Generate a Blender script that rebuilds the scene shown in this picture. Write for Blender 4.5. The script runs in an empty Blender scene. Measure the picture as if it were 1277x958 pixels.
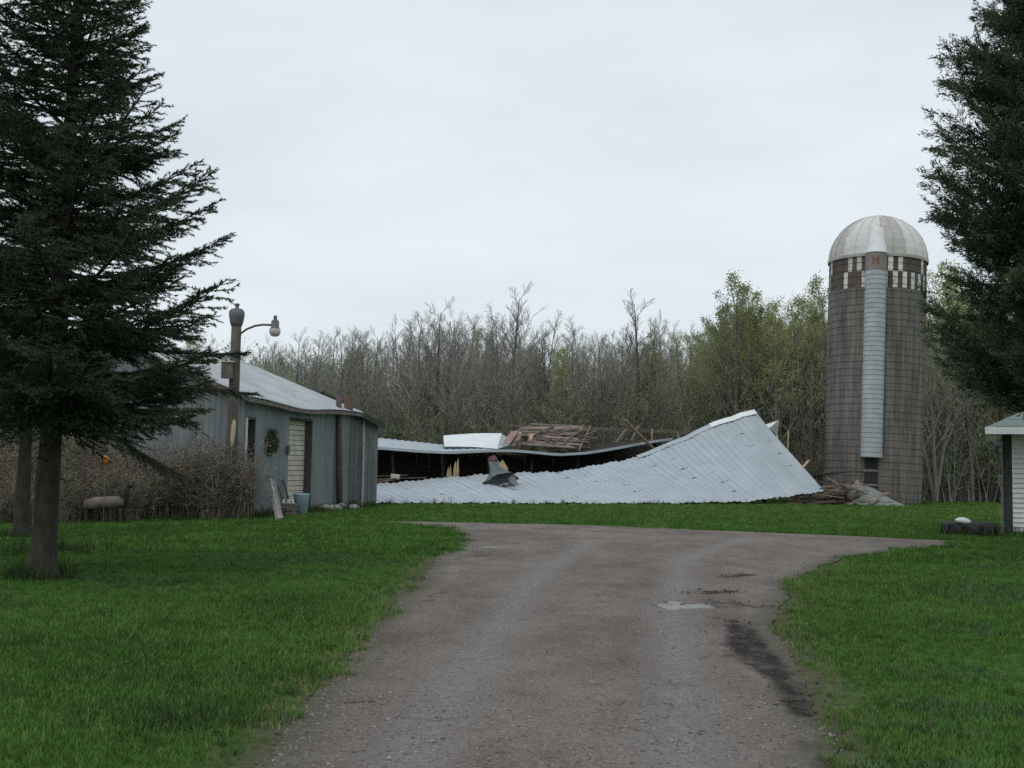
import bpy, bmesh, math, random
import numpy as np
from mathutils import Vector, Matrix
R = math.radians
S = bpy.context.scene
C = S.collection
rnd = random.Random(7)
rng = np.random.default_rng(11)

# ------------------------------------------------------------------ camera
CAM = Vector((0, 0, 1.6)); F = 1400.0; CX, CY = 638.5, 479.0
TH = math.atan(104 / F); RO = R(0.9)
f_ = Vector((0, math.cos(TH), math.sin(TH))); u0 = Vector((0, -math.sin(TH), math.cos(TH))); r0 = Vector((1, 0, 0))
r_ = r0 * math.cos(RO) + u0 * math.sin(RO); u_ = u0 * math.cos(RO) - r0 * math.sin(RO)
cd = bpy.data.cameras.new('camera'); cam = bpy.data.objects.new('camera', cd); C.objects.link(cam)
M = Matrix((r_, u_, -f_)).transposed().to_4x4(); M.translation = CAM; cam.matrix_world = M
cd.sensor_width = 36; cd.lens = 36 * F / 1277; cd.clip_end = 6000; cd.clip_start = .1
S.camera = cam
# ------------------------------------------------------------------ sky, sun, exposure
SUN_EL, SUN_AZ = 52, 205
W = bpy.data.worlds.new('World'); S.world = W; W.use_nodes = True
nt = W.node_tree; nt.nodes.clear()
def N(t, **k):
    n = nt.nodes.new(t)
    for a, b in k.items(): setattr(n, a, b)
    return n
out = N('ShaderNodeOutputWorld'); bg = N('ShaderNodeBackground'); bg.inputs[1].default_value = .1
sky = N('ShaderNodeTexSky', sky_type='NISHITA', sun_disc=False, sun_elevation=R(SUN_EL), sun_rotation=R(SUN_AZ), air_density=1.0, dust_density=4.0, ozone_density=1.0)
tc = N('ShaderNodeTexCoord'); mp = N('ShaderNodeMapping'); mp.inputs['Scale'].default_value = (1.3, 1.3, 4.5)
nz = N('ShaderNodeTexNoise'); nz.inputs['Scale'].default_value = 1.7; nz.inputs['Detail'].default_value = 5; nz.inputs['Roughness'].default_value = .5
rp = N('ShaderNodeValToRGB'); rp.color_ramp.elements[0].position = .3; rp.color_ramp.elements[1].position = .7
rp.color_ramp.elements[0].color = (.565, .625, .675, 1); rp.color_ramp.elements[1].color = (.72, .775, .81, 1)
sc_ = N('ShaderNodeVectorMath', operation='SCALE'); sc_.inputs[3].default_value = 10.0
mx = N('ShaderNodeMix', data_type='RGBA'); mx.inputs[0].default_value = .93
L = nt.links
L.new(tc.outputs['Generated'], mp.inputs[0]); L.new(mp.outputs[0], nz.inputs[0]); L.new(nz.outputs[0], rp.inputs[0])
L.new(rp.outputs[0], sc_.inputs[0]); L.new(sky.outputs[0], mx.inputs[6]); L.new(sc_.outputs[0], mx.inputs[7])
L.new(mx.outputs[2], bg.inputs[0]); L.new(bg.outputs[0], out.inputs[0])
sl = bpy.data.lights.new('sun', 'SUN'); sl.energy = .5; sl.angle = R(35); sl.color = (1, .96, .9)
so = bpy.data.objects.new('sun', sl); C.objects.link(so)
so.rotation_euler = (R(90 - SUN_EL), 0, R(180 - SUN_AZ)); so.location = (0, -10, 30)
S.view_settings.view_transform = 'Standard'; S.view_settings.look = 'None'
S.view_settings.exposure = 0.28; S.view_settings.gamma = 1
S.cycles.use_denoising = False; S.cycles.max_bounces = 6; S.cycles.diffuse_bounces = 3; S.cycles.transparent_max_bounces = 8

# ------------------------------------------------------------------ pixel -> place
def ray(px, py): return f_ * F + r_ * (px - CX) - u_ * (py - CY)
def G(px, py, z=0.0):
    d = ray(px, py); return CAM + d * ((z - CAM.z) / d.z)
def P(px, py, Y):
    d = ray(px, py); return CAM + d * (Y / d.y)
# ------------------------------------------------------------------ materials
MATS = {}
def mat(name, col, col2=None, rough=.85, scale=6, metal=0.0, bump=0.0, bscale=40, stretch=(1, 1, 1), attr=None, spec=.3, trans=0, detail=6, world=False, lo=.35, hi=.65, rand=0):
    if name in MATS: return MATS[name]
    m = bpy.data.materials.new(name); m.use_nodes = True; t = m.node_tree; b = t.nodes['Principled BSDF']
    b.inputs['Roughness'].default_value = rough; b.inputs['Metallic'].default_value = metal
    b.inputs['Specular IOR Level'].default_value = spec
    if col2 is None: col2 = tuple(c * .7 for c in col)
    if world:
        co = t.nodes.new('ShaderNodeNewGeometry').outputs['Position']
    else:
        co = t.nodes.new('ShaderNodeTexCoord').outputs['Object']
    mp = t.nodes.new('ShaderNodeMapping'); mp.inputs['Scale'].default_value = stretch; t.links.new(co, mp.inputs[0])
    n = t.nodes.new('ShaderNodeTexNoise'); n.inputs['Scale'].default_value = scale; n.inputs['Detail'].default_value = detail; n.inputs['Roughness'].default_value = .65
    t.links.new(mp.outputs[0], n.inputs[0])
    r = t.nodes.new('ShaderNodeValToRGB'); r.color_ramp.elements[0].position = lo; r.color_ramp.elements[1].position = hi
    r.color_ramp.elements[0].color = (*col2, 1); r.color_ramp.elements[1].color = (*col, 1)
    t.links.new(n.outputs[0], r.inputs[0]); last = r.outputs[0]
    if rand:
        oi = t.nodes.new('ShaderNodeObjectInfo'); mr = t.nodes.new('ShaderNodeMapRange')
        mr.inputs[3].default_value = 1 - rand; mr.inputs[4].default_value = 1 + rand
        t.links.new(oi.outputs['Random'], mr.inputs[0])
        vm = t.nodes.new('ShaderNodeVectorMath'); vm.operation = 'SCALE'
        t.links.new(last, vm.inputs[0]); t.links.new(mr.outputs[0], vm.inputs[3]); last = vm.outputs[0]
    t.links.new(last, b.inputs['Base Color'])
    if bump:
        n2 = t.nodes.new('ShaderNodeTexNoise'); n2.inputs['Scale'].default_value = bscale; n2.inputs['Detail'].default_value = 4
        t.links.new(mp.outputs[0], n2.inputs[0])
        bp = t.nodes.new('ShaderNodeBump'); bp.inputs['Strength'].default_value = bump; bp.inputs['Distance'].default_value = .02
        t.links.new(n2.outputs[0], bp.inputs['Height']); t.links.new(bp.outputs[0], b.inputs['Normal'])
    if trans:
        o = t.nodes['Material Output']; tr = t.nodes.new('ShaderNodeBsdfTranslucent'); t.links.new(last, tr.inputs[0])
        ms = t.nodes.new('ShaderNodeMixShader'); ms.inputs[0].default_value = trans
        t.links.new(b.outputs[0], ms.inputs[1]); t.links.new(tr.outputs[0], ms.inputs[2]); t.links.new(ms.outputs[0], o.inputs[0])
    MATS[name] = m; return m
galv = mat('galvanised_roof', (.425, .475, .515), (.36, .405, .44), rough=.5, scale=.8, metal=.15, stretch=(1, 1, 1), bump=.1, bscale=6)
galv_lite = mat('new_white_sheet', (.80, .83, .85), (.66, .70, .73), rough=.45, scale=1.5, metal=.1)
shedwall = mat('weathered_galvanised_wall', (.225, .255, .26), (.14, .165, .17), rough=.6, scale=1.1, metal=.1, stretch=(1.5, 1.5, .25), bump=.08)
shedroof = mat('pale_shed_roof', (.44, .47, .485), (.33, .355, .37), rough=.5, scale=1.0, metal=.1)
oldwood = mat('old_grey_wood', (.20, .17, .15), (.10, .085, .075), scale=3, stretch=(1, 1, 1), bump=.3)
brownwood = mat('brown_timber', (.34, .25, .20), (.20, .14, .115), scale=4, bump=.3, rand=.3)
palewood = mat('freshly_split_wood', (.52, .40, .24), (.34, .24, .13), scale=5, bump=.3)
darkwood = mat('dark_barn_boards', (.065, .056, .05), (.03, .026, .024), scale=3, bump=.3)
whitepaint = mat('white_paint', (.72, .73, .74), (.60, .61, .62), scale=2.5, rough=.6)
dullwhite = mat('dull_white', (.62, .61, .58), (.42, .41, .39), scale=8)
cream = mat('cream_door_paint', (.60, .57, .48), (.46, .43, .36), scale=3, rough=.6)
darktrim = mat('dark_green_trim', (.05, .06, .055), (.03, .036, .034), scale=4, rough=.6)
roofgreen = mat('grey_green_shingles', (.20, .25, .235), (.13, .165, .155), scale=14)
stavem = mat('concrete_stave', (.205, .19, .175), (.09, .083, .077), scale=1.3, stretch=(2, 2, .22), bump=.3, bscale=14)
stavew = mat('whitewashed_stave', (.66, .65, .62), (.26, .25, .235), scale=2.5, rand=.25, lo=.3, hi=.55)
stavedk = mat('dark_band_stave', (.12, .095, .085), (.075, .062, .057), scale=3, rand=.2)
hoopm = mat('rusty_hoop', (.12, .085, .07), (.07, .055, .05), scale=6, metal=.3, rough=.7)
domew = mat('dome_white', (.66, .65, .63), (.55, .54, .52), scale=3, rough=.5)
domeg = mat('dome_dull', (.47, .45, .42), (.38, .36, .34), scale=3, rough=.5)
chutem = mat('chute_galvanised', (.44, .475, .50), (.33, .36, .385), scale=2, rough=.5, metal=.15)
redp = mat('red_paint', (.24, .095, .085), (.22, .17, .15), scale=5, lo=.42, hi=.55)
ironm = mat('grey_iron', (.17, .175, .18), (.11, .115, .12), scale=5, rough=.6, metal=.2)
bark = mat('dark_bark', (.062, .053, .045), (.024, .021, .018), scale=9, stretch=(1, 1, .4), bump=.7, bscale=25)
greybark = mat('grey_bark', (.20, .188, .17), (.11, .104, .095), scale=5, stretch=(1, 1, .3), rand=.35)
twigm = mat('grey_brown_twigs', (.35, .335, .305), (.22, .212, .195), scale=2, rand=.35)
spruceM = mat('spruce_needles', (.072, .105, .055), (.032, .052, .030), scale=1.6, rough=.7, trans=.12)
cedarM = mat('cedar_sprays', (.085, .125, .066), (.034, .054, .030), scale=1.5, rough=.7, trans=.18)
leafM = mat('spring_leaves', (.40, .43, .19), (.25, .29, .11), scale=.8, trans=.45, rand=.25)
budM = mat('olive_buds', (.25, .30, .14), (.15, .19, .085), scale=.8, trans=.35, rand=.3)
grassM = mat('grass_blades', (.105, .220, .043), (.048, .120, .024), scale=.55, rough=.7, trans=.25, world=True, rand=.35, spec=.15)
weedM = mat('weed_leaves', (.06, .115, .03), (.03, .06, .02), scale=2, trans=.2, rand=.3)
dryM = mat('dry_stalks', (.27, .23, .18), (.15, .128, .10), scale=3, rand=.4)
stoneM = mat('pale_stone', (.50, .49, .46), (.30, .29, .27), scale=9, bump=.5, bscale=20)
gravM = mat('gravel_stone', (.24, .22, .21), (.13, .118, .112), scale=9, rand=.45)
mudM = mat('mud', (.06, .05, .043), (.035, .03, .027), scale=9, rough=.6)
rubber = mat('black_rubber', (.035, .033, .032), (.02, .019, .019), scale=8, rough=.7)
orangeM = mat('orange_plastic', (.55, .20, .03), (.22, .08, .02), scale=9, rough=.4)
blueM = mat('pale_blue_plastic', (.38, .53, .58), (.28, .40, .45), scale=5, rough=.5)
yellowM = mat('pale_yellow_paint', (.42, .39, .27), (.30, .27, .18), scale=5)
soilM = mat('soil', (.05, .04, .033), scale=12)
wreathM = mat('wreath_green', (.10, .12, .05), (.05, .065, .028), scale=6)
glassM = mat('frosted_glass', (.72, .68, .66), (.62, .58, .56), scale=3, rough=.15, trans=.35)
def water():
    m = bpy.data.materials.new('puddle_water'); m.use_nodes = True; b = m.node_tree.nodes['Principled BSDF']
    b.inputs['Base Color'].default_value = (.22, .205, .195, 1); b.inputs['Roughness'].default_value = .2; b.inputs['Specular IOR Level'].default_value = .6
    return m
waterM = water()

# ------------------------------------------------------------------ mesh tools
def setup(o, parent=None, label=None, cat=None, group=None, kind=None):
    if parent is not None: o.parent = parent
    if label: o['label'] = label
    if cat: o['category'] = cat
    if group: o['group'] = group
    if kind: o['kind'] = kind
    return o
def link(o): C.objects.link(o); return o
def empty(name, loc, label, cat, group=None, rz=0):
    o = bpy.data.objects.new(name, None); o.empty_display_size = .2; link(o); o.location = loc; o.rotation_euler = (0, 0, rz)
    return setup(o, None, label, cat, group)
def npmesh(name, v, faces, smooth=False):
    me = bpy.data.meshes.new(name); v = np.asarray(v, np.float32); faces = np.asarray(faces, np.int32)
    k = faces.shape[1]; me.vertices.add(len(v)); me.vertices.foreach_set('co', v.ravel())
    me.loops.add(faces.size); me.loops.foreach_set('vertex_index', faces.ravel())
    me.polygons.add(len(faces)); me.polygons.foreach_set('loop_start', np.arange(0, faces.size, k, dtype=np.int32))
    me.polygons.foreach_set('loop_total', np.full(len(faces), k, np.int32))
    if smooth: me.polygons.foreach_set('use_smooth', np.ones(len(faces), bool))
    me.update(calc_edges=True); return me
class MB:
    def __init__(s): s.v = []; s.f = []
    def add(s, vs, fs):
        o = len(s.v); s.v += [tuple(p) for p in vs]; s.f += [tuple(i + o for i in q) for q in fs]
    def box(s, c, size, rot=None):
        x, y, z = (d / 2 for d in size); c = Vector(c)
        vs = [Vector((a * x, b * y, d * z)) for a in (-1, 1) for b in (-1, 1) for d in (-1, 1)]
        if rot is not None: vs = [rot @ p for p in vs]
        s.add([c + p for p in vs], [(0, 1, 3, 2), (4, 6, 7, 5), (0, 4, 5, 1), (2, 3, 7, 6), (0, 2, 6, 4), (1, 5, 7, 3)])
    def beam(s, a, b, w, h, up=Vector((0, 0, 1)), jag=0):
        a = Vector(a); b = Vector(b); d = (b - a)
        if d.length < 1e-6: return
        d.normalize(); x = d.cross(up)
        if x.length < .05: x = d.cross(Vector((1, 0, 0)))
        x.normalize(); y = x.cross(d)
        vs = []
        for p, sg in ((a, -1), (b, 1)):
            for i, j in ((-1, -1), (1, -1), (1, 1), (-1, 1)):
                vs.append(p + x * i * w / 2 + y * j * h / 2 + d * sg * (jag * rnd.random()))
        s.add(vs, [(3, 2, 1, 0), (4, 5, 6, 7), (0, 1, 5, 4), (1, 2, 6, 5), (2, 3, 7, 6), (3, 0, 4, 7)])
    def tube(s, pts, rad, n=8, cap=True):
        pts = [Vector(p) for p in pts]; o = len(s.v); ring = []
        for i, p in enumerate(pts):
            d = (pts[min(i + 1, len(pts) - 1)] - pts[max(i - 1, 0)]).normalized()
            x = d.cross(Vector((0, 1, 0)) if abs(d.y) < .9 else Vector((1, 0, 0))).normalized(); y = d.cross(x)
            r = rad[i] if isinstance(rad, (list, tuple)) else rad
            for k in range(n):
                a = 2 * math.pi * k / n; s.v.append(tuple(p + (x * math.cos(a) + y * math.sin(a)) * r))
        for i in range(len(pts) - 1):
            for k in range(n):
                s.f.append((o + i * n + k, o + i * n + (k + 1) % n, o + (i + 1) * n + (k + 1) % n, o + (i + 1) * n + k))
        if cap:
            s.f.append(tuple(o + k for k in range(n))[::-1]); e = o + (len(pts) - 1) * n; s.f.append(tuple(e + k for k in range(n)))
    def lathe(s, c, prof, n=16, a0=0, a1=2 * math.pi):
        c = Vector(c); o = len(s.v); m = len(prof); full = abs(a1 - a0 - 2 * math.pi) < 1e-4; cols = n if full else n + 1
        for k in range(cols):
            a = a0 + (a1 - a0) * k / n
            for r, z in prof: s.v.append((c.x + r * math.cos(a), c.y + r * math.sin(a), c.z + z))
        for k in range(n):
            k2 = (k + 1) % cols
            for j in range(m - 1): s.f.append((o + k * m + j, o + k2 * m + j, o + k2 * m + j + 1, o + k * m + j + 1))
    def grid(s, fn, na, nb):
        o = len(s.v)
        for i in range(na + 1):
            for j in range(nb + 1): s.v.append(tuple(fn(i, j)))
        for i in range(na):
            for j in range(nb):
                q = o + i * (nb + 1) + j; s.f.append((q, q + nb + 1, q + nb + 2, q + 1))
    def build(s, name, m, parent=None, label=None, cat=None, group=None, kind=None, smooth=False, loc=None, bevel=0):
        me = bpy.data.meshes.new(name); v = s.v
        if loc is not None: v = [(p[0] - loc[0], p[1] - loc[1], p[2] - loc[2]) for p in v]
        me.from_pydata(v, [], s.f); me.update()
        if smooth: me.polygons.foreach_set('use_smooth', [True] * len(me.polygons))
        me.materials.append(m); o = link(bpy.data.objects.new(name, me))
        if loc is not None: o.location = loc
        if bevel:
            b = o.modifiers.new('bevel', 'BEVEL'); b.width = bevel; b.segments = 2
        setup(o, parent, label, cat, group, kind)
        if parent is not None and parent.type == 'EMPTY': o.matrix_parent_inverse = Matrix.LocRotScale(parent.location, parent.rotation_euler, None).inverted()
        return o
def ribs(width, pitch=.2, depth=.018):
    """columns of a ribbed sheet: (offset along, proud of face)"""
    c = []; n = max(1, round(width / pitch)); p = width / n
    for i in range(n):
        a = i * p; c += [(a, 0), (a + p * .62, 0), (a + p * .72, depth), (a + p * .90, depth)]
    c.append((width, 0)); return c
def sheet(mb, fn, a0, a1, nrm, rows=1, pitch=.2, depth=.018):
    cols = ribs(a1 - a0, pitch, depth)
    def g(i, j):
        a, d = cols[i]; t = j / rows; return Vector(fn(a0 + a, t)) + nrm(a0 + a, t) * d
    mb.grid(g, len(cols) - 1, rows)
def segs_mesh(name, p0, p1, ra, rb, k=3):
    p0 = np.asarray(p0, float); p1 = np.asarray(p1, float); ra = np.asarray(ra, float); rb = np.asarray(rb, float)
    d = p1 - p0; d /= np.linalg.norm(d, axis=1, keepdims=True) + 1e-9
    h = np.where(np.abs(d[:, 2:3]) > .9, np.array([[1., 0, 0]]), np.array([[0, 0, 1.]]))
    x = np.cross(d, h); x /= np.linalg.norm(x, axis=1, keepdims=True); y = np.cross(d, x)
    n = len(p0); V = np.zeros((n, 2 * k, 3))
    for i in range(k):
        a = 2 * math.pi * i / k; c = math.cos(a) * x + math.sin(a) * y
        V[:, i] = p0 + c * ra[:, None]; V[:, k + i] = p1 + c * rb[:, None]
    base = np.arange(n)[:, None] * 2 * k
    fs = [np.concatenate([base + i, base + (i + 1) % k, base + k + (i + 1) % k, base + k + i], 1) for i in range(k)]
    return npmesh(name, V.reshape(-1, 3), np.concatenate(fs), smooth=True)
def blades_mesh(name, p, d, ln, w, tri=True, nrm=None):
    """needle / leaf faces: base p, direction d, length, width"""
    n = len(p); d = d / (np.linalg.norm(d, axis=1, keepdims=True) + 1e-9)
    h = rng.normal(size=(n, 3)) if nrm is None else nrm
    x = np.cross(d, h); x /= np.linalg.norm(x, axis=1, keepdims=True) + 1e-9
    if tri:
        V = np.stack([p - x * w[:, None] / 2, p + x * w[:, None] / 2, p + d * ln[:, None]], 1)
        return npmesh(name, V.reshape(-1, 3), np.arange(3 * n).reshape(n, 3))
    m = p + d * ln[:, None] * .5
    V = np.stack([p, m + x * w[:, None] / 2, p + d * ln[:, None], m - x * w[:, None] / 2], 1)
    return npmesh(name, V.reshape(-1, 3), np.arange(4 * n).reshape(n, 4))
def mesh_obj(name, me, m, parent=None, do_link=True, **k):
    if not me.materials: me.materials.append(m)
    o = bpy.data.objects.new(name, me)
    if do_link: link(o)
    return setup(o, parent, **k)
def scatter(name, pts, rot, scl, idx, protos, m, label, cat):
    me = bpy.data.meshes.new(name); n = len(pts); me.vertices.add(n); me.vertices.foreach_set('co', np.asarray(pts, np.float32).ravel())
    for nm, ty, dat, key in (('rt', 'FLOAT_VECTOR', rot, 'vector'), ('sc', 'FLOAT', scl, 'value'), ('pi', 'INT', idx, 'value')):
        a = me.attributes.new(nm, ty, 'POINT'); a.data.foreach_set(key, np.asarray(dat, np.int32 if ty == 'INT' else np.float32).ravel())
    me.materials.append(m); o = link(bpy.data.objects.new(name, me)); setup(o, None, label, cat, kind='stuff')
    g = bpy.data.node_groups.new(name, 'GeometryNodeTree')
    g.interface.new_socket('Geometry', in_out='INPUT', socket_type='NodeSocketGeometry'); g.interface.new_socket('Geometry', in_out='OUTPUT', socket_type='NodeSocketGeometry')
    gi = g.nodes.new('NodeGroupInput'); go = g.nodes.new('NodeGroupOutput'); j = g.nodes.new('GeometryNodeJoinGeometry')
    def attr(nm, ty):
        q = g.nodes.new('GeometryNodeInputNamedAttribute'); q.data_type = ty; q.inputs[0].default_value = nm; return q.outputs[0]
    rt = attr('rt', 'FLOAT_VECTOR'); sc = attr('sc', 'FLOAT'); pi = attr('pi', 'INT')
    for k, po in enumerate(protos):
        oi = g.nodes.new('GeometryNodeObjectInfo'); oi.inputs['Object'].default_value = po
        cp = g.nodes.new('FunctionNodeCompare'); cp.data_type = 'INT'; cp.operation = 'EQUAL'; cp.inputs['B'].default_value = k
        [s for s in cp.inputs if s.name == 'B' and s.type == 'INT'][0].default_value = k
        g.links.new(pi, [s for s in cp.inputs if s.name == 'A' and s.type == 'INT'][0])
        ip = g.nodes.new('GeometryNodeInstanceOnPoints')
        g.links.new(gi.outputs[0], ip.inputs['Points']); g.links.new(cp.outputs[0], ip.inputs['Selection']); g.links.new(oi.outputs['Geometry'], ip.inputs['Instance'])
        g.links.new(rt, ip.inputs['Rotation']); g.links.new(sc, ip.inputs['Scale']); g.links.new(ip.outputs[0], j.inputs[0])
    g.links.new(j.outputs[0], go.inputs[0])
    md = o.modifiers.new('scatter', 'NODES'); md.node_group = g
    return o
def fbm1(x, seed):
    r = np.random.default_rng(seed); y = np.zeros_like(x)
    for k in range(4):
        fr = .35 * 2.1 ** k; ph = r.uniform(0, 6.28, 3); y += sum(np.sin(x * fr * c + p) for c, p in zip((1, 1.37, .71), ph)) / (1.9 ** k) / 3
    return y

# ================================================================== GROUND
# driveway outline: left and right edge as functions of distance
Lp = [G(*p) for p in ((330, 958), (400, 862), (480, 772), (548, 702), (566, 676), (562, 666), (545, 658), (480, 651))]
Rp = [G(*p) for p in ((1055, 958), (990, 850), (966, 790), (962, 765), (985, 727), (1060, 697), (1110, 688), (1200, 681))]
Fp = [G(*p) for p in ((1200, 676), (1050, 669), (900, 663), (700, 655), (600, 652), (480, 650.5))]
ly = np.array([-20, 2] + [p.y for p in Lp]); lx = np.array([-1.55, -1.5] + [p.x for p in Lp])
ry = np.array([-20, 2] + [p.y for p in Rp] + [p.y for p in Fp]); rx = np.array([1.9, 1.75] + [p.x for p in Rp] + [p.x for p in Fp])
o = np.argsort(ry); ry = ry[o]; rx = rx[o]; o = np.argsort(ly); ly = ly[o]; lx = lx[o]
YMAX = min(ly[-1], ry[-1])
def dl(Y): Y = np.asarray(Y); return np.interp(Y, ly, lx) + (.13 + .2 * np.clip((Y - 15) / 10, 0, 1)) * fbm1(Y * 1.2, 1) + .05 * fbm1(Y * 9, 3)
def dr(Y): Y = np.asarray(Y); return np.interp(Y, ry, rx) + (.13 + .3 * np.clip((Y - 15) / 10, 0, 1)) * fbm1(Y * 1.2, 2) + .05 * fbm1(Y * 9, 4)
def drive_dist(X, Y):
    """signed: positive outside the driveway"""
    h_ = .25; ga = (dl(Y + h_) - dl(Y - h_)) / (2 * h_); gb = (dr(Y + h_) - dr(Y - h_)) / (2 * h_)
    a = (dl(Y) - X) / np.sqrt(1 + ga * ga); b = (X - dr(Y)) / np.sqrt(1 + gb * gb); d = np.maximum(a, b); return np.where(Y > YMAX, np.maximum(d, (Y - YMAX)), d)
def spread(a, b, st, far):
    core = np.arange(a, b + st, st); ex = np.array([3, 8, 20, 50, 120, 300, 800, 2000.]) * far
    return np.concatenate([(a - ex)[::-1], core, b + ex])
xs = spread(-26, 26, .4, 1); ys = spread(-8, 64, .4, 1)
XX, YY = np.meshgrid(xs, ys, indexing='ij')
ZZ = np.zeros_like(XX)
nx_, ny_ = XX.shape; ii = np.arange(nx_ * ny_).reshape(nx_, ny_)
fq = np.stack([ii[:-1, :-1], ii[1:, :-1], ii[1:, 1:], ii[:-1, 1:]], -1).reshape(-1, 4)
gme = npmesh('ground', np.stack([XX, YY, ZZ], -1).reshape(-1, 3), fq)
dd = drive_dist(XX, YY).ravel()
a = gme.attributes.new('bare', 'FLOAT', 'POINT'); a.data.foreach_set('value', np.clip(1 - dd / .75, 0, 1).astype(np.float32))
a = gme.attributes.new('wood', 'FLOAT', 'POINT'); a.data.foreach_set('value', np.clip((YY.ravel() - 61) / 3, 0, 1).astype(np.float32))
def ground_mat():
    m = bpy.data.materials.new('lawn'); m.use_nodes = True; t = m.node_tree; b = t.nodes['Principled BSDF']; b.inputs['Roughness'].default_value = .95; b.inputs['Specular IOR Level'].default_value = .1
    pos = t.nodes.new('ShaderNodeNewGeometry').outputs['Position']
    def noise(s, d=6):
        n = t.nodes.new('ShaderNodeTexNoise'); n.inputs['Scale'].default_value = s; n.inputs['Detail'].default_value = d; n.inputs['Roughness'].default_value = .7; t.links.new(pos, n.inputs[0]); return n.outputs[0]
    def ramp(s, p0, c0, p1, c1):
        r = t.nodes.new('ShaderNodeValToRGB'); e = r.color_ramp.elements; e[0].position = p0; e[1].position = p1; e[0].color = (*c0, 1); e[1].color = (*c1, 1); t.links.new(s, r.inputs[0]); return r.outputs[0]
    def mix(f, a, b_):
        n = t.nodes.new('ShaderNodeMix'); n.data_type = 'RGBA'; t.links.new(f, n.inputs[0]); t.links.new(a, n.inputs[6]); t.links.new(b_, n.inputs[7]); return n.outputs[2]
    def math_(op, a, b_):
        n = t.nodes.new('ShaderNodeMath'); n.operation = op; n.use_clamp = op != 'ADD'
        for i, q in enumerate((a, b_)):
            if isinstance(q, float): n.inputs[i].default_value = q
            else: t.links.new(q, n.inputs[i])
        return n.outputs[0]
    g1 = ramp(noise(.5), .35, (.036, .085, .018), .65, (.068, .15, .03))
    g2 = ramp(noise(9), .4, (.034, .078, .018), .6, (.08, .165, .036)); 
    hf = t.nodes.new('ShaderNodeValue'); hf.outputs[0].default_value = .5
    g = mix(hf.outputs[0], g1, g2)
    dirt = ramp(noise(14), .35, (.07, .066, .042), .65, (.125, .115, .075))
    at = t.nodes.new('ShaderNodeAttribute'); at.attribute_name = 'bare'
    k = math_('MULTIPLY', math_('SUBTRACT', math_('ADD', at.outputs['Fac'], math_('MULTIPLY', noise(5), .7)), .72), 1.8)
    g = mix(k, g, dirt)
    aw = t.nodes.new('ShaderNodeAttribute'); aw.attribute_name = 'wood'
    lit = ramp(noise(3), .35, (.05, .05, .028), .65, (.10, .088, .055))
    g = mix(aw.outputs['Fac'], g, lit)
    t.links.new(g, b.inputs['Base Color'])
    bp = t.nodes.new('ShaderNodeBump'); bp.inputs['Strength'].default_value = .6; bp.inputs['Distance'].default_value = .05; t.links.new(noise(22), bp.inputs['Height']); t.links.new(bp.outputs[0], b.inputs['Normal'])
    return m
mesh_obj('ground', gme, ground_mat(), kind='structure')
# driveway sheet
def seg_d(X, Y, pts):
    d = np.full(X.shape, 1e9)
    for p, q in zip(pts[:-1], pts[1:]):
        vx, vy = q[0] - p[0], q[1] - p[1]; t = np.clip(((X - p[0]) * vx + (Y - p[1]) * vy) / (vx * vx + vy * vy + 1e-9), 0, 1)
        d = np.minimum(d, np.hypot(X - p[0] - t * vx, Y - p[1] - t * vy))
    return d
def gl(*px): return [(G(*p).x, G(*p).y) for p in px]
MUD = [(gl((918, 782), (935, 812), (962, 836), (985, 866)), .19, .85), (gl((985, 866), (1003, 893)), .16, .8), (gl((905, 722), (935, 718)), .26, .8), (gl((890, 742), (918, 741)), .24, .75),
       (gl((893, 753), (955, 759)), .2, .7), (gl((908, 775), (925, 780)), .2, .6), (gl((862, 742), (870, 740)), .2, .5), (gl((700, 840), (735, 850)), .16, .3), (gl((440, 880), (462, 880)), .05, .9), (gl((505, 899), (535, 901)), .07, .6),
       (gl((590, 655), (660, 654), (720, 655)), .5, .55), (gl((560, 700), (600, 695), (640, 692)), .2, .5), (gl((545, 720), (590, 712)), .15, .4), (gl((870, 822), (930, 824)), .12, .45), (gl((880, 805), (900, 803)), .12, .4), (gl((840, 860), (885, 850)), .15, .4), (gl((520, 662), (560, 668), (590, 676)), .35, .5), (gl((640, 668), (720, 664), (820, 668)), .3, .35), (gl((560, 735), (530, 752)), .18, .5), (gl((500, 790), (470, 830)), .16, .4), (gl((985, 705), (900, 700)), .2, .35), (gl((1010, 930), (1030, 958)), .2, .6), (gl((690, 820), (700, 880), (690, 930)), .16, .32), (gl((600, 683), (622, 686)), .3, .45), (gl((835, 757), (905, 760)), .35, .55)]
TRK = [gl((505, 958), (590, 830), (668, 720), (740, 675)), gl((860, 958), (845, 850), (838, 760), (850, 700), (930, 672))]
PUD = [(868, 757, 36, 4.2), (608, 683, 15, 3), (1010, 695, 20, 2)]
rowsY = np.concatenate([np.arange(-15, 3, .6), np.arange(3, 12, .07), np.arange(12, YMAX, .14)])
NC = 64; lft = dl(rowsY); rgt = np.maximum(dr(rowsY), lft + .05)
tt = np.linspace(0, 1, NC + 1)
DX = lft[:, None] + (rgt - lft)[:, None] * tt[None]; DY = np.repeat(rowsY[:, None], NC + 1, 1)
edge = np.clip(-drive_dist(DX, DY), 0, None); edge = np.minimum(edge, np.clip(YMAX - DY, 0, None) * 2)
mud = np.zeros_like(DX)
wob = fbm1(DX * 3 + DY * 1.3, 5) * .5 + fbm1(DX * 7 - DY * 4.1, 6) * .4
for pts, w, st in MUD:
    d = seg_d(DX, DY, pts); mud = np.maximum(mud, st * np.clip(1.35 - d / w + wob * .7, 0, 1))
trk = np.zeros_like(DX)
for pts in TRK: trk = np.maximum(trk, np.clip(1 - seg_d(DX, DY, pts) / .42, 0, 1))
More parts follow.
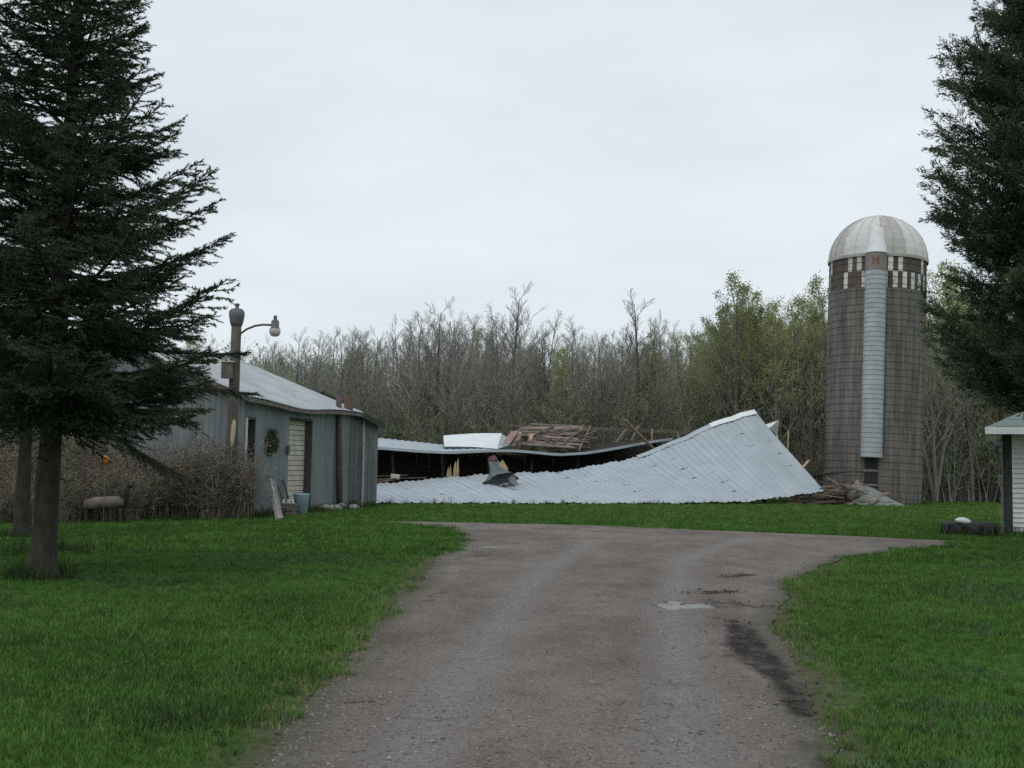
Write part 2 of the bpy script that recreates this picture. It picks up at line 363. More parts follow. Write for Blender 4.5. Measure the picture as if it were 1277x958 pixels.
DZ = .012 + .025 * np.clip(edge / .5, 0, 1) - .018 * trk - .02 * mud * np.clip(edge / .3, 0, 1) * (1 + .6 * np.sin(DX * 23 + DY * 6)) + .006 * wob
rough_ = fbm1(DX * 22 + DY * 9, 41) * .6 + fbm1(DY * 38 - DX * 9, 42) * .7
for cx, cy, w, h in PUD:
    c = G(cx, cy); a = (G(cx + w, cy) - c).length; b = abs(G(cx, cy - h).y - c.y); e = np.exp(-((DX - c.x) / a) ** 2 - ((DY - c.y) / b) ** 2); DZ = DZ * (1 - e) + e * (.013 + .012 * rough_)
DZ = np.maximum(DZ, .006)
a_, b_ = DX.shape; ii = np.arange(a_ * b_).reshape(a_, b_)
fq = np.stack([ii[:-1, :-1], ii[:-1, 1:], ii[1:, 1:], ii[1:, :-1]], -1).reshape(-1, 4)
dme = npmesh('driveway', np.stack([DX, DY, DZ], -1).reshape(-1, 3), fq, smooth=True)
for nm, ar in (('mud', mud), ('track', trk), ('verge', np.clip(1 - edge / .5, 0, 1))):
    at = dme.attributes.new(nm, 'FLOAT', 'POINT'); at.data.foreach_set('value', ar.astype(np.float32).ravel())
def drive_mat():
    m = bpy.data.materials.new('gravel_drive'); m.use_nodes = True; t = m.node_tree; b = t.nodes['Principled BSDF']; b.inputs['Roughness'].default_value = .9; b.inputs['Specular IOR Level'].default_value = .2
    pos = t.nodes.new('ShaderNodeNewGeometry').outputs['Position']
    def noise(s, d=6, st=(1, 1, 1)):
        mp = t.nodes.new('ShaderNodeMapping'); mp.inputs['Scale'].default_value = st; t.links.new(pos, mp.inputs[0])
        n = t.nodes.new('ShaderNodeTexNoise'); n.inputs['Scale'].default_value = s; n.inputs['Detail'].default_value = d; n.inputs['Roughness'].default_value = .7; t.links.new(mp.outputs[0], n.inputs[0]); return n.outputs[0]
    def ramp(s, p0, c0, p1, c1):
        r = t.nodes.new('ShaderNodeValToRGB'); e = r.color_ramp.elements; e[0].position = p0; e[1].position = p1; e[0].color = (*c0, 1); e[1].color = (*c1, 1); t.links.new(s, r.inputs[0]); return r.outputs[0]
    def mix(f, a, b_, ty='MIX'):
        n = t.nodes.new('ShaderNodeMix'); n.data_type = 'RGBA'; n.blend_type = ty
        if isinstance(f, float): n.inputs[0].default_value = f
        else: t.links.new(f, n.inputs[0])
        t.links.new(a, n.inputs[6]); t.links.new(b_, n.inputs[7]); return n.outputs[2]
    def math_(op, a, b_):
        n = t.nodes.new('ShaderNodeMath'); n.operation = op; n.use_clamp = op != 'ADD'
        for i, q in enumerate((a, b_)):
            if isinstance(q, float): n.inputs[i].default_value = q
            else: t.links.new(q, n.inputs[i])
        return n.outputs[0]
    def at(nm):
        q = t.nodes.new('ShaderNodeAttribute'); q.attribute_name = nm; return q.outputs['Fac']
    fine = ramp(noise(38, 8), .36, (.078, .070, .064), .64, (.305, .278, .258))
    big = ramp(noise(1.4, 9, (1, .5, 1)), .34, (.105, .092, .082), .66, (.245, .223, .207))
    c = mix(.5, fine, big)
    tint = ramp(noise(.35, 4, (1, .6, 1)), .38, (.80, .73, .69), .62, (1.10, 1.07, 1.05))
    c = mix(1.0, c, tint, 'MULTIPLY')
    red = ramp(noise(2.2, 8, (.6, 1.4, 1)), .56, (1, 1, 1), .70, (.74, .66, .62))
    c = mix(1.0, c, red, 'MULTIPLY')
    trk_c = ramp(noise(22, 8), .34, (.155, .142, .132), .66, (.29, .268, .252))
    c = mix(math_('MULTIPLY', at('track'), .9), c, trk_c)
    vg = ramp(noise(12, 5), .35, (.075, .075, .045), .65, (.125, .115, .08))
    k = math_('MULTIPLY', math_('SUBTRACT', math_('ADD', at('verge'), math_('MULTIPLY', noise(4), .7)), .7), 1.6)
    c = mix(k, c, vg)
    md = ramp(noise(9, 6), .35, (.016, .013, .011), .65, (.042, .034, .030))
    k2 = math_('MULTIPLY', math_('SUBTRACT', math_('ADD', at('mud'), math_('MULTIPLY', noise(5, 9, (1.2, .7, 1)), 1.5)), 1.12), 1.9)
    c = mix(k2, c, md)
    t.links.new(c, b.inputs['Base Color'])
    bp = t.nodes.new('ShaderNodeBump'); bp.inputs['Strength'].default_value = .7; bp.inputs['Distance'].default_value = .025; t.links.new(noise(60, 4), bp.inputs['Height']); t.links.new(bp.outputs[0], b.inputs['Normal'])
    return m
mesh_obj('driveway', dme, drive_mat(), kind='structure')
def puddle(cx, cy, w, h):
    c = G(cx, cy); a = (G(cx + w, cy) - c).length * 1.6; b = abs(G(cx, cy - h).y - c.y) * 1.6; mb = MB(); n = 28
    vs = [(c.x, c.y, .0155)] + [(c.x + a * math.cos(2 * math.pi * k / n), c.y + b * math.sin(2 * math.pi * k / n), .0155) for k in range(n)]
    mb.add(vs, [(0, 1 + k, 1 + (k + 1) % n) for k in range(n)]); mb.build('puddle', waterM, kind='structure')
for q in PUD: puddle(*q)

# ================================================================== SHED
P0 = Vector((-7.9, 33.2, 0)); UU = Vector((.223, .975, 0)).normalized(); VV = Vector((-UU.y, UU.x, 0)); ZV = Vector((0, 0, 1))
def SH(u, v, z): return P0 + UU * u + VV * v + ZV * z
def uat(px):
    r = (px - CX) / F; return (r * P0.y - P0.x) / (UU.x - UU.y * r)
LEN = uat(437); WID = 10.4; SLOPE = math.tan(R(21.5))
def eave(u): return 3.62 - .16 * math.exp(-((u - 3.6) / 2.2) ** 2)
shed = empty('metal_shed', P0, 'long grey corrugated metal shed with pale roof and cream door, beside the brush', 'shed')
D1a, D1b = .12, uat(320); D2a, D2b = uat(361), uat(391); DH1, DH2 = 2.95, 3.08
cuts = [0, D1a]; 
def walls():
    spans = [(0, D1a, 0, None), (D1a, D1b, DH1, None), (D2a, D2b, DH2, None)]
    def fill(a, b):
        n = max(1, round((b - a) / .78)); 
        for i in range(n): spans.append((a + (b - a) * i / n, a + (b - a) * (i + 1) / n, 0, None))
    fill(D1b, D2a); fill(D2b, LEN)
    for k, (a, b, z0, _) in enumerate(spans):
        mb = MB(); off = .004 * (k % 3)
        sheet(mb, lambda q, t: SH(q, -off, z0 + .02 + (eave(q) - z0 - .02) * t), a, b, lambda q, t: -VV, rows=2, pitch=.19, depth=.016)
        mb.build('wall_sheet', shedwall, shed)
    n = round(WID / .82)
    for i in range(n):
        a, b = WID * i / n, WID * (i + 1) / n; mb = MB(); off = .004 * (i % 3)
        ztop = lambda q: 3.55 + SLOPE * min(q, WID - q)
        def col(q, t): return SH(-off, q, .02 + (ztop(q) - .02) * t)
        if a < WID / 2 < b:
            sheet(mb, col, a, WID / 2, lambda q, t: -UU, 2, .19, .016); sheet(mb, col, WID / 2, b, lambda q, t: -UU, 2, .19, .016)
        else: sheet(mb, col, a, b, lambda q, t: -UU, 2, .19, .016)
        mb.build('gable_sheet', shedwall, shed)
    mb = MB(); mb.add([SH(0.05, WID, 0), SH(LEN, WID, 0), SH(LEN, WID, 3.5), SH(.05, WID, 3.5)], [(0, 1, 2, 3)])
    mb.add([SH(LEN, 0.01, 0), SH(LEN, WID, 0), SH(LEN, WID, 3.5), SH(LEN, WID / 2, 3.5 + SLOPE * WID / 2), SH(LEN, 0.01, 3.55)], [(0, 1, 2, 3, 4)]); mb.build('rear_wall', shedwall, shed)
walls()
OV = .32
def roof_pt(side, u, t):
    # t 0 eave -> 1 ridge
    run = WID / 2 + OV; v = -OV + run * t; z = eave(u) - OV * SLOPE + .06 + run * SLOPE * t - .10 * math.sin(math.pi * t) * math.exp(-((u - 4) / 3) ** 2)
    if side: v = WID - v
    return SH(u, v, z)
RL = LEN + .55
n = 12
for side in (0, 1):
    for i in range(n):
        a, b = -.35 + (RL + .35) * i / n, -.35 + (RL + .35) * (i + 1) / n; mb = MB()
        nn = (ZV - (VV if not side else -VV) * SLOPE).normalized()
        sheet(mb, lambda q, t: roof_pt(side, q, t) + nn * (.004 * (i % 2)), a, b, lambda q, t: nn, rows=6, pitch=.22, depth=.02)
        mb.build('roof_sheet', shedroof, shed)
mb = MB()
for i in range(6): mb.beam(roof_pt(0, -.35 + (RL + .35) * i / 6, 0) - ZV * .09, roof_pt(0, -.35 + (RL + .35) * (i + 1) / 6, 0) - ZV * .09, .04, .12)
mb.build('eave_board', oldwood, shed)
for u in (-.33, RL - .02):
    mb = MB()
    for side in (0, 1):
        for i in range(4): mb.beam(roof_pt(side, u, i / 4) - ZV * .085, roof_pt(side, u, (i + 1) / 4) - ZV * .085, .045, .13)
    mb.build('rake_board', oldwood, shed)
# doors: recessed
def reveal(a, b, h, d, m):
    mb = MB()
    mb.box(SH(b - .02, d / 2, h / 2), (d, .04, h), Matrix((VV, UU, ZV)).transposed()); mb.box(SH(a + .02, d / 2, h / 2), (d, .04, h), Matrix((VV, UU, ZV)).transposed())
    mb.box(SH((a + b) / 2, d / 2, h - .02), (d, b - a, .04), Matrix((VV, UU, ZV)).transposed())
    mb.build('door_reveal', m, shed)
greydark = mat('dark_painted_timber', (.10, .10, .10), (.06, .06, .06), scale=5)
rotw = Matrix((VV, UU, ZV)).transposed()
reveal(D2a, D2b, DH2, .27, greydark); reveal(D1a, D1b, DH1, .3, greydark)
door = MB(); door.box(SH((D2a + D2b) / 2, .32, DH2 / 2), (.03, D2b - D2a - .02, DH2 - .02), rotw); door = door.build('overhead_door', greydark, shed)
np_ = 9
for i in range(np_):
    h = (DH2 - .06) / np_; mb = MB(); 
    for q_ in (.25, .75): mb.box(SH((D2a + D2b) / 2, .285, .04 + h * (i + q_)), (.05, D2b - D2a - .09, h / 2 - .02), rotw)
    o = mb.build('door_panel', cream, door)
mb = MB(); mb.box(SH((D1a + D1b) / 2, .30, DH1 / 2), (.05, D1b - D1a - .02, DH1 - .02), rotw); d1 = mb.build('side_door', darktrim, shed)
mb = MB(); mb.box(SH((D1a + .12), .268, 1.0), (.02, .03, .14), rotw); mb.build('door_handle', ironm, d1)
mb = MB(); mb.box(SH(D1a - .03, -.035, 1.5), (.05, .09, 2.9), rotw); mb.build('door_jamb', dullwhite, shed, label='pale flaking door jamb')
mb = MB(); mb.box(SH(D2a - .18, -.07, 2.08), (.12, .13, .2), rotw); mb.box(SH(D2a - .18, -.08, 1.93), (.08, .09, .1), rotw); mb.build('door_lamp', ironm, shed)
mb = MB(); mb.tube([roof_pt(0, uat(430), .03), roof_pt(0, uat(430), .03) + ZV * .5], .17, 10); mb.build('stove_pipe', mat('rusted_pipe', (.19, .115, .09), (.11, .075, .06), scale=6), shed)

# rear shed (gable front) behind the long shed
RB = Vector((P(469, 620, 43.2).x, 43.2, 0)); U2 = Vector((RB.x, RB.y, 0)).normalized(); V2 = Vector((-U2.y, U2.x, 0))
def S2(u, v, z): return RB + U2 * u + V2 * v + ZV * z
rear = empty('rear_shed', RB, 'smaller grey metal shed with dark roof edges behind the long shed', 'shed')
SL2 = math.tan(R(27)); H2 = 3.22; W2 = 4.2; L2 = 2.4
n = 6
for i in range(n):
    mb = MB(); a, b = W2 * i / n, W2 * (i + 1) / n
    zt = lambda q: H2 + SL2 * min(q, W2 - q)
    sheet(mb, lambda q, t: S2(-.004 * (i % 2), q, .02 + (zt(q) - .02) * t), a, b, lambda q, t: -U2, 1, .19, .016); mb.build('gable_sheet', shedwall, rear)
for i in range(8):
    mb = MB(); a, b = L2 * i / 8, L2 * (i + 1) / 8
    sheet(mb, lambda q, t: S2(q, -.004 * (i % 2), .02 + (H2 - .02) * t), a, b, lambda q, t: -V2, 1, .19, .016); mb.build('wall_sheet', shedwall, rear)
mb = MB(); mb.add([S2(0, W2, 0), S2(L2, W2, 0), S2(L2, W2, H2), S2(0, W2, H2)], [(0, 1, 2, 3)]); mb.add([S2(L2, 0, 0), S2(L2, W2, 0), S2(L2, W2, H2), S2(L2, W2 / 2, H2 + SL2 * W2 / 2), S2(L2, 0, H2)], [(0, 1, 2, 3, 4)]); mb.build('rear_wall', shedwall, rear)
for sd in (0, 1):
    def rp2(u, t):
        run = W2 / 2 + .28; v = -.28 + run * t; z = H2 - .28 * SL2 + .08 + run * SL2 * t
        return S2(u, v if not sd else W2 - v, z)
    mb = MB(); mb.grid(lambda i, j: rp2(-.4 + (L2 + .8) * i, j), 1, 1); mb.grid(lambda i, j: rp2(-.4 + (L2 + .8) * i, j) - ZV * .05, 1, 1); mb.build('roof', roofgreen, rear)
    mb = MB(); mb.beam(rp2(-.4, 0) - ZV * .1, rp2(-.4, 1) - ZV * .1, .05, .16); mb.build('rake_board', darktrim, rear)
mb = MB(); mb.tube([S2(-.06, W2 * .125, 0), S2(-.06, W2 * .125, H2 + .15)], .04, 8); mb.build('downspout', dullwhite, rear)

# posts, lamp
pb = P(286, 640, 32.4); pb.z = 0; pt = P(295, 402, 32.4)
mb = MB(); mb.tube([pb - ZV * .3, pb.lerp(pt, .35), pb.lerp(pt, .7), pt], [.175, .17, .155, .145], 12)
pole = mb.build('utility_pole', mat('dark_weathered_pole', (.13, .115, .10), (.07, .062, .055), scale=3, bump=.4), None, 'thick weathered wooden pole with grey metal cap at the shed gable', 'pole', loc=pb, smooth=True)
def tl(o, mb, name, m, **k):
    """part built in world space under a mesh thing whose origin is at o.location"""
    q = mb.build(name, m, None, loc=o.location, **k); q.parent = o; q.location = (0, 0, 0); return q
mb = MB(); mb.lathe(pt - ZV * .12, [(0.0, .0), (.15, .0), (.19, .1), (.225, .3), (.225, .42), (.17, .5), (.06, .53), (.05, .6), (.09, .63), (.05, .67), (0, .68)], 16); tl(pole, mb, 'metal_cap', ironm, smooth=True)
mb = MB(); c = P(283.5, 462, 32.15); mb.box(c, (.3, .24, .46)); bxo = tl(pole, mb, 'meter_box', oldwood); mb = MB(); mb.box(c + ZV * .25, (.36, .3, .04)); tl(pole, mb, 'box_lid', dullwhite)
yl = empty('yard_light', P(301, 415, 32.3), 'grey barn lamp with frosted bowl on curved arm from the thick pole', 'lamp')
mb = MB(); arm = [P(300, 416, 32.3), P(308, 410.5, 32.3), P(318, 406.5, 32.3), P(328, 405, 32.3), P(338, 405.5, 32.3)]; mb.tube(arm, .032, 8); mb.build('arm', oldwood, yl, smooth=True)
hc = P(343, 408, 32.3)
mb = MB(); mb.lathe(hc, [(0, .22), (.08, .21), (.115, .16), (.12, -.02), (.15, -.05), (0, -.05)], 14); mb.build('housing', ironm, yl, smooth=True)
mb = MB(); mb.lathe(hc, [(0, .34), (.05, .33), (.055, .21), (0, .21)], 10); mb.build('photocell', ironm, yl)
mb = MB(); mb.lathe(hc, [(.15, -.052), (.165, -.08), (.16, -.17), (.12, -.25), (.06, -.275), (0, -.28)], 16); mb.build('bowl', glassM, yl, smooth=True)
b0 = SH(uat(420), -.22, 0); b1 = Vector((P(422.5, 488, b0.y).x, b0.y, P(422.5, 488, b0.y).z))
mb = MB(); mb.tube([b0 - ZV * .3, b0.lerp(b1, .5), b1], [.115, .11, .10], 10); mb.build('wooden_post', mat('dark_post_wood', (.11, .10, .095), (.06, .055, .05), scale=4, bump=.4), None, 'slim dark wooden post standing against the shed wall past the cream door', 'post', loc=b0, smooth=True)

# wall things
wc = SH(uat(337), -.09, 0); wc.z = P(337, 551, wc.y).z
wp = []; wd = []
for k in range(900):
    a = rnd.uniform(0, 6.283); q = rnd.gauss(0, .07); rr_ = .19 + q * .7
    wp.append(wc + UU * (math.cos(a) * rr_ * 1.25) + ZV * (math.sin(a) * rr_ * 1.5) - VV * abs(rnd.gauss(0, .05))); wd.append((rnd.gauss(0, 1), rnd.gauss(0, 1), rnd.gauss(0, 1)))
wp = np.array([tuple(p - wc) for p in wp])
wo = mesh_obj('wreath', blades_mesh('wreath', wp, np.array(wd), rng.uniform(.06, .13, 900), rng.uniform(.02, .04, 900), tri=False), wreathM, label='greenish oval wreath hanging on the grey shed wall', cat='wreath'); wo.location = wc
def leaning(name, px0, py0, px1, py1, r, m, label, cat, head=None):
    base = G(px0, py0); base.z = 0
    # top leans on the shed wall plane
    u = uat(px1); top = SH(u, -.06, 0); top.z = P(px1, py1, top.y).z
    base = SH(u - .02, -.42, 0)
    mb = MB(); mb.tube([base, top], r, 8); o = mb.build(name, m, None, label, cat, loc=base, smooth=True)
    if head:
        d = (top - base).normalized(); x = UU; y = d.cross(x)
        mb = MB(); c = base + d * .17
        vs = []
        for t_, w_ in ((-.16, .03), (-.1, .1), (.05, .12), (.16, .10)):
            for s_ in (-1, 0, 1): vs.append(c + d * t_ + x * s_ * w_ + y * (.03 if s_ == 0 else 0) + y * -.02)
        fs = [(i * 3 + j, i * 3 + j + 1, i * 3 + j + 4, i * 3 + j + 3) for i in range(3) for j in range(2)]
        mb.add(vs, fs); tl(o, mb, 'shovel_blade', ironm)
    return o
leaning('shovel', 0, 0, 334, 592, .02, greydark, 'long-handled shovel leaning on the shed wall beside the white trough', 'shovel', 1)
leaning('shovel', 0, 0, 348, 606, .022, greydark, 'dark shovel leaning on the shed wall behind the blue bucket', 'shovel', 1)
leaning('stake', 0, 0, 354, 598, .03, greydark, 'short dark stake leaning on the shed wall beside the cream door', 'stake')
# white trough leaning, blue bucket, crate
tb = SH(uat(331), -.95, 0)
def trough():
    mb = MB(); base = G(347, 650); top = SH(uat(327), -.32, 1.15); d = (top - base).normalized(); x = UU; nrm = x.cross(d).normalized()
    Lh = (top - base).length
    prof = [(-.17, .11), (-.15, 0), (.15, 0), (.17, .11)]
    mb.grid(lambda i, j: base + d * (Lh * i / 4) + x * prof[j][0] + nrm * prof[j][1] * (1 if nrm.y < 0 else -1), 4, 3)
    prof2 = [(-.15, .11), (-.14, .03), (.14, .03), (.15, .11)]
    mb.grid(lambda i, j: base + d * (Lh * i / 4) + x * prof2[j][0] + nrm * prof2[j][1] * (1 if nrm.y < 0 else -1), 4, 3)
    sgn = (1 if nrm.y < 0 else -1)
    for q in (0, 1):
        e = base + d * (Lh * q); mb.add([e + x * -.17 + nrm * sgn * .11, e - x * .15, e + x * .15, e + x * .17 + nrm * sgn * .11], [(0, 1, 2, 3)])
    return mb.build('trough', mat('grimy_white', (.40, .39, .37), (.24, .235, .22), scale=6), None, 'dull white trough propped on end against the shed wall', 'trough', loc=base)
trough()
bk = SH(uat(352), -.75, 0)
bo = MB(); bo.lathe(bk, [(0, .0), (.2, .0), (.25, .62), (.265, .64), (.265, .67), (.235, .67), (.19, .05), (0, .05)], 18)
bo = bo.build('bucket', blueM, None, 'pale blue plastic tub beside the cream shed door', 'bucket', loc=bk, smooth=True)
mb = MB(); mb.tube([bk + Vector((.25 * math.cos(a), .25 * math.sin(a), .64 + .06 * math.sin(a * .5))) for a in [math.pi * k / 8 for k in range(9)]], .01, 6); tl(bo, mb, 'handle', ironm)
ck = SH(uat(340), -.62, 0); mb = MB()
ck_o = MB(); ck_o.box(ck + ZV * .02, (.5, .36, .03)); ck_o = ck_o.build('crate', oldwood, None, 'low wooden crate of white jars below the wreath', 'crate', loc=ck)
for i in range(3):
    for dx, dy, sx, sy in ((0, -.18, .5, .015), (0, .18, .5, .015), (-.25, 0, .015, .36), (.25, 0, .015, .36)):
        mb = MB(); mb.box(ck + Vector((dx, dy, .08 + i * .13)), (sx, sy, .09)); tl(ck_o, mb, 'slat', oldwood)
for q in range(3):
    mb = MB(); p = ck + Vector((-.15 + q * .15, rnd.uniform(-.06, .06), .036)); mb.lathe(p, [(0, 0), (.06, 0), (.065, .36), (.04, .42), (.04, .47), (0, .47)], 10); mb.build('jar', dullwhite, None, 'white jar standing in the low crate below the wreath', 'jar', 'jars in the crate', loc=p, smooth=True)
def rock(name, p, sx, sy, sz, m, label, cat, group, seed):
    bm = bmesh.new(); bmesh.ops.create_icosphere(bm, subdivisions=2, radius=1); r = random.Random(seed); k = [Vector((r.gauss(0, 1), r.gauss(0, 1), r.gauss(0, 1))).normalized() for _ in range(5)]
    for v in bm.verts:
        d = 1
        for q in k: d -= .22 * max(0, v.co.normalized().dot(q) - .55)
        v.co = Vector((v.co.x * sx * d, v.co.y * sy * d, v.co.z * sz * d))
    me = bpy.data.meshes.new(name); bm.to_mesh(me); bm.free(); me.materials.append(m); o = link(bpy.data.objects.new(name, me)); o.location = (p.x, p.y, sz * .55); o.rotation_euler = (0, 0, r.uniform(0, 6)); setup(o, None, label, cat, group); return o
for i in range(11):
    u = uat(394) + (uat(436) - uat(394)) * (i + rnd.random() * .6) / 11; p = SH(u, -.28 - rnd.random() * .25, 0)
    rock('foundation_stone', p, rnd.uniform(.18, .34), rnd.uniform(.14, .24), rnd.uniform(.09, .19), stoneM, 'pale stone lying along the foot of the shed wall', 'stone', 'pale stones at the shed wall', i)

# oar, orange disc, log animal in the brush
ob = SH(.25, -.05, 0); ob = P(282, 640, 32.0); ob.z = 0
ot = P(292, 524, 32.25); d = (ot - ob)
mb = MB(); mb.tube([ob, ob + d * .72], .022, 8); oar = mb.build('oar', oldwood, None, 'weathered oar with pale yellow blade leaning on the thick pole', 'oar', loc=ob, smooth=True)
mb = MB(); vs = []; dn = d.normalized(); x = dn.cross(Vector((0, 1, 0))).normalized(); y = dn.cross(x)
for t_, w_ in ((.70, .028), (.76, .055), (.84, .075), (.93, .08), (.985, .06), (1.0, .02)):
    for s_, q_ in ((-1, 0), (0, .025), (1, 0), (0, -.025)): vs.append(ob + d * t_ + x * s_ * w_ + y * q_)
fs = [(i * 4 + j, i * 4 + (j + 1) % 4, i * 4 + 4 + (j + 1) % 4, i * 4 + 4 + j) for i in range(5) for j in range(4)] + [(3, 2, 1, 0), (20, 21, 22, 23)]
mb.add(vs, fs); tl(oar, mb, 'blade', yellowM, smooth=True)
oc = P(131, 574, 28.4); stb = Vector((oc.x, oc.y + .05, 0))
mb = MB(); mb.tube([stb - ZV * .2, Vector((oc.x, oc.y + .05, oc.z))], .01, 6); st = mb.build('marker_stake', oldwood, None, 'orange round reflector on a stake in the dry brush', 'reflector', loc=stb)
mb = MB(); prof = [(0, -.03), (.10, -.03), (.115, 0), (.10, .025), (.07, .045), (0, .05)]
o_ = len(mb.v)
for k in range(18):
    a = 2 * math.pi * k / 18
    for r_v, h in prof: mb.v.append((oc.x + r_v * math.cos(a), oc.y - h, oc.z + r_v * math.sin(a)))
for k in range(18):
    for j in range(5): mb.f.append((k * 6 + j, ((k + 1) % 18) * 6 + j, ((k + 1) % 18) * 6 + j + 1, k * 6 + j + 1))
tl(st, mb, 'reflector_disc', orangeM, smooth=True)
LA = 28.6
def lp(px, py, dy=0): p = P(px, py, LA); p.y += dy; return p
lc = lp(132, 628); lc0 = Vector((lc.x, LA, 0))
mb = MB(); mb.tube([lp(106, 630), lp(120, 628), lp(140, 627), lp(156, 626)], [.13, .165, .165, .14], 12); la = mb.build('log_animal', oldwood, None, 'rustic log animal figure with upright neck in the dry brush', 'lawn ornament', loc=lc0, smooth=True)
mb = MB(); mb.tube([lp(152, 632), lp(156, 616), lp(158.5, 603)], [.13, .11, .085], 10); tl(la, mb, 'neck', bark, smooth=True)
mb = MB(); mb.tube([lp(155, 606), lp(160, 604), lp(166, 607)], [.06, .085, .05], 10); tl(la, mb, 'head', bark, smooth=True)
for px in (110, 152):
    for dy in (-.12, .12):
        a = lp(px, 634, dy); b = lp(px + rnd.uniform(-3, 3), 652, dy * 1.6); b.z = 0; mb = MB(); mb.tube([a, b], [.05, .04], 8); tl(la, mb, 'leg', bark)

# ================================================================== COLLAPSED BARN
E0 = G(470, 629); Ed = Vector((.918, .396, 0)).normalized(); Nd = Vector((-Ed.y, Ed.x, 0))
def BP(s, w, z): return E0 + Ed * s + Nd * w + ZV * z
def rpl(px, py, w):
    d = ray(px, py); k = (w - (CAM - E0).dot(Nd)) / d.dot(Nd); p = CAM + d * k; return (p - E0).dot(Ed), p.z
ek = [rpl(x, y, 0) for x, y in ((440, 629.5), (480, 629.5), (640, 628), (800, 628), (920, 626.5), (972, 621), (1028, 612.8))]
ek = [(s, max(z, .03)) for s, z in ek]
rk_px = [(425, 607, 6.8), (469, 604, 6.8), (559, 596, 6.8), (600, 591.5, 6.8), (643, 590, 6.75), (699, 588, 6.7), (742, 581, 6.6), (793, 570, 6.45), (843, 549.5, 6.1), (884, 530, 5.7), (941, 511.5, 5.3)]
rk = [rpl(*q) + (q[2],) for q in rk_px]
s_r1 = rk[-1][0]; s_e1 = ek[-1][0]
def ept(s): z = float(np.interp(s, [k[0] for k in ek], [k[1] for k in ek])); return BP(s, 0, z)
def rpt(s): z = float(np.interp(s, [k[0] for k in rk], [k[1] for k in rk])); w = float(np.interp(s, [k[0] for k in rk], [k[2] for k in rk])); return BP(s, w, z)
SA, SB = -.7, s_e1
def near(s, t):
    sr = SA + (s - SA) * (s_r1 - SA) / (SB - SA); a = ept(s); b = rpt(sr); p = a.lerp(b, t)
    flat = float(np.clip((16 - s) / 10, 0, 1))
    p.z += .03 * math.sin(s * 2.3 + 5 * t) * math.sin(s * .7 + 1) + .025 * math.sin(s * 5.1 - 4 * t)
    p.z += -.14 * math.sin(math.pi * t) * (1 - flat) + .10 * math.sin(math.pi * t) * flat + .05 * math.sin(s * .9 + t * 3) * math.sin(math.pi * t)
    dn_ = math.exp(-((s - vs_) / 1.1) ** 2 - ((t - .62) / .25) ** 2); p.z -= .22 * dn_
    if p.z < .03: p.z = .03
    return p
vs_ = rpl(628, 600, 4.4)[0]
def near_n(s, t):
    a = near(s, t); b = near(s + .1, t); c = near(s, min(t + .05, 1)) if t < .96 else a; c0 = a if t < .96 else near(s, t - .05)
    q = (b - a).cross(c - c0)
    if q.length < 1e-9: return ZV
    q.normalize(); return q if q.z > 0 else -q
barn = empty('collapsed_barn', BP(9, 3, 0), 'collapsed barn under fallen pale metal roof between the sheds and the silo', 'barn')
mb = MB()
for k in range(7):
    t = .04 + .92 * k / 6; pr = None
    for i in range(25):
        s = SA + (SB - SA) * i / 24; p = near(s, t) - near_n(s, t) * .06; p.z = max(p.z, .0)
        if pr is not None: mb.beam(pr, p, .12, .05)
        pr = p
nroof = mb.build('fallen_roof', darkwood, barn, label='front roof slope lying down to the grass')
NS = 36
for i in range(NS):
    a, b = SA + (SB - SA) * i / NS, SA + (SB - SA) * (i + 1) / NS; mb = MB()
    lift = .008 * (i % 2) + (.015 if rnd.random() < .2 else 0); t1 = 1 + rnd.uniform(-.02, .02)
    sheet(mb, lambda q, t: near(min(q, SB), max(0, min(1, t * t1))) + ZV * lift, a, b + .015, near_n, rows=14, pitch=.36, depth=.038)
    o = mb.build('roof_sheet', galv, None); o.parent = nroof
def sub(mb, name, m, par, **k):
    o = mb.build(name, m, None, **k); o.parent = par; return o
# ridge cap along the top right end, and edge flashing
def ridge_line(s0, s1, n, w, h, m, name, off=.05):
    mb = MB(); pr = None
    for i in range(n + 1):
        s = s0 + (s1 - s0) * i / n; p = near(s, 1) + ZV * off; q = near(s, .955) + near_n(s, .9) * off; z = p + (near(s, 1) - near(s, .9)).normalized() * .04 + Nd * .28 - ZV * .16
        if pr: mb.add([pr[0], p, q, pr[1]], [(0, 1, 2, 3)]); mb.add([pr[0], p, z, pr[2]], [(0, 1, 2, 3)])
        pr = (p, q, z)
    return mb.build(name, m, barn)
s_cap = SA + (rpl(884, 530, 5.7)[0] - SA) * (SB - SA) / (s_r1 - SA); s_mid = SA + (rpl(793, 570, 6.45)[0] - SA) * (SB - SA) / (s_r1 - SA)
ridge_line(s_cap, SB - .02, 6, .3, .1, galv_lite, 'ridge_cap', .08); ridge_line(s_mid, s_cap, 6, .3, .1, galv, 'ridge_cap', .05)
mb = MB(); pr = None
for i in range(9):
    p = near(SB - .03, i / 8) - near_n(SB - .1, i / 8) * .09
    if pr is not None: mb.beam(pr, p, .05, .14)
    pr = p
mb.build('verge_board', oldwood, barn)
# supports under the raised right end
for s_, t_ in ((SB - 1.2, .55), (SB - 3.5, .75), (SB - 6, .85), (SB - 1.5, .9)):
    p = near(s_, t_); mb = MB(); mb.beam((p.x, p.y, 0), p - ZV * .12, .16, .16); mb.build('post', darkwood, barn)
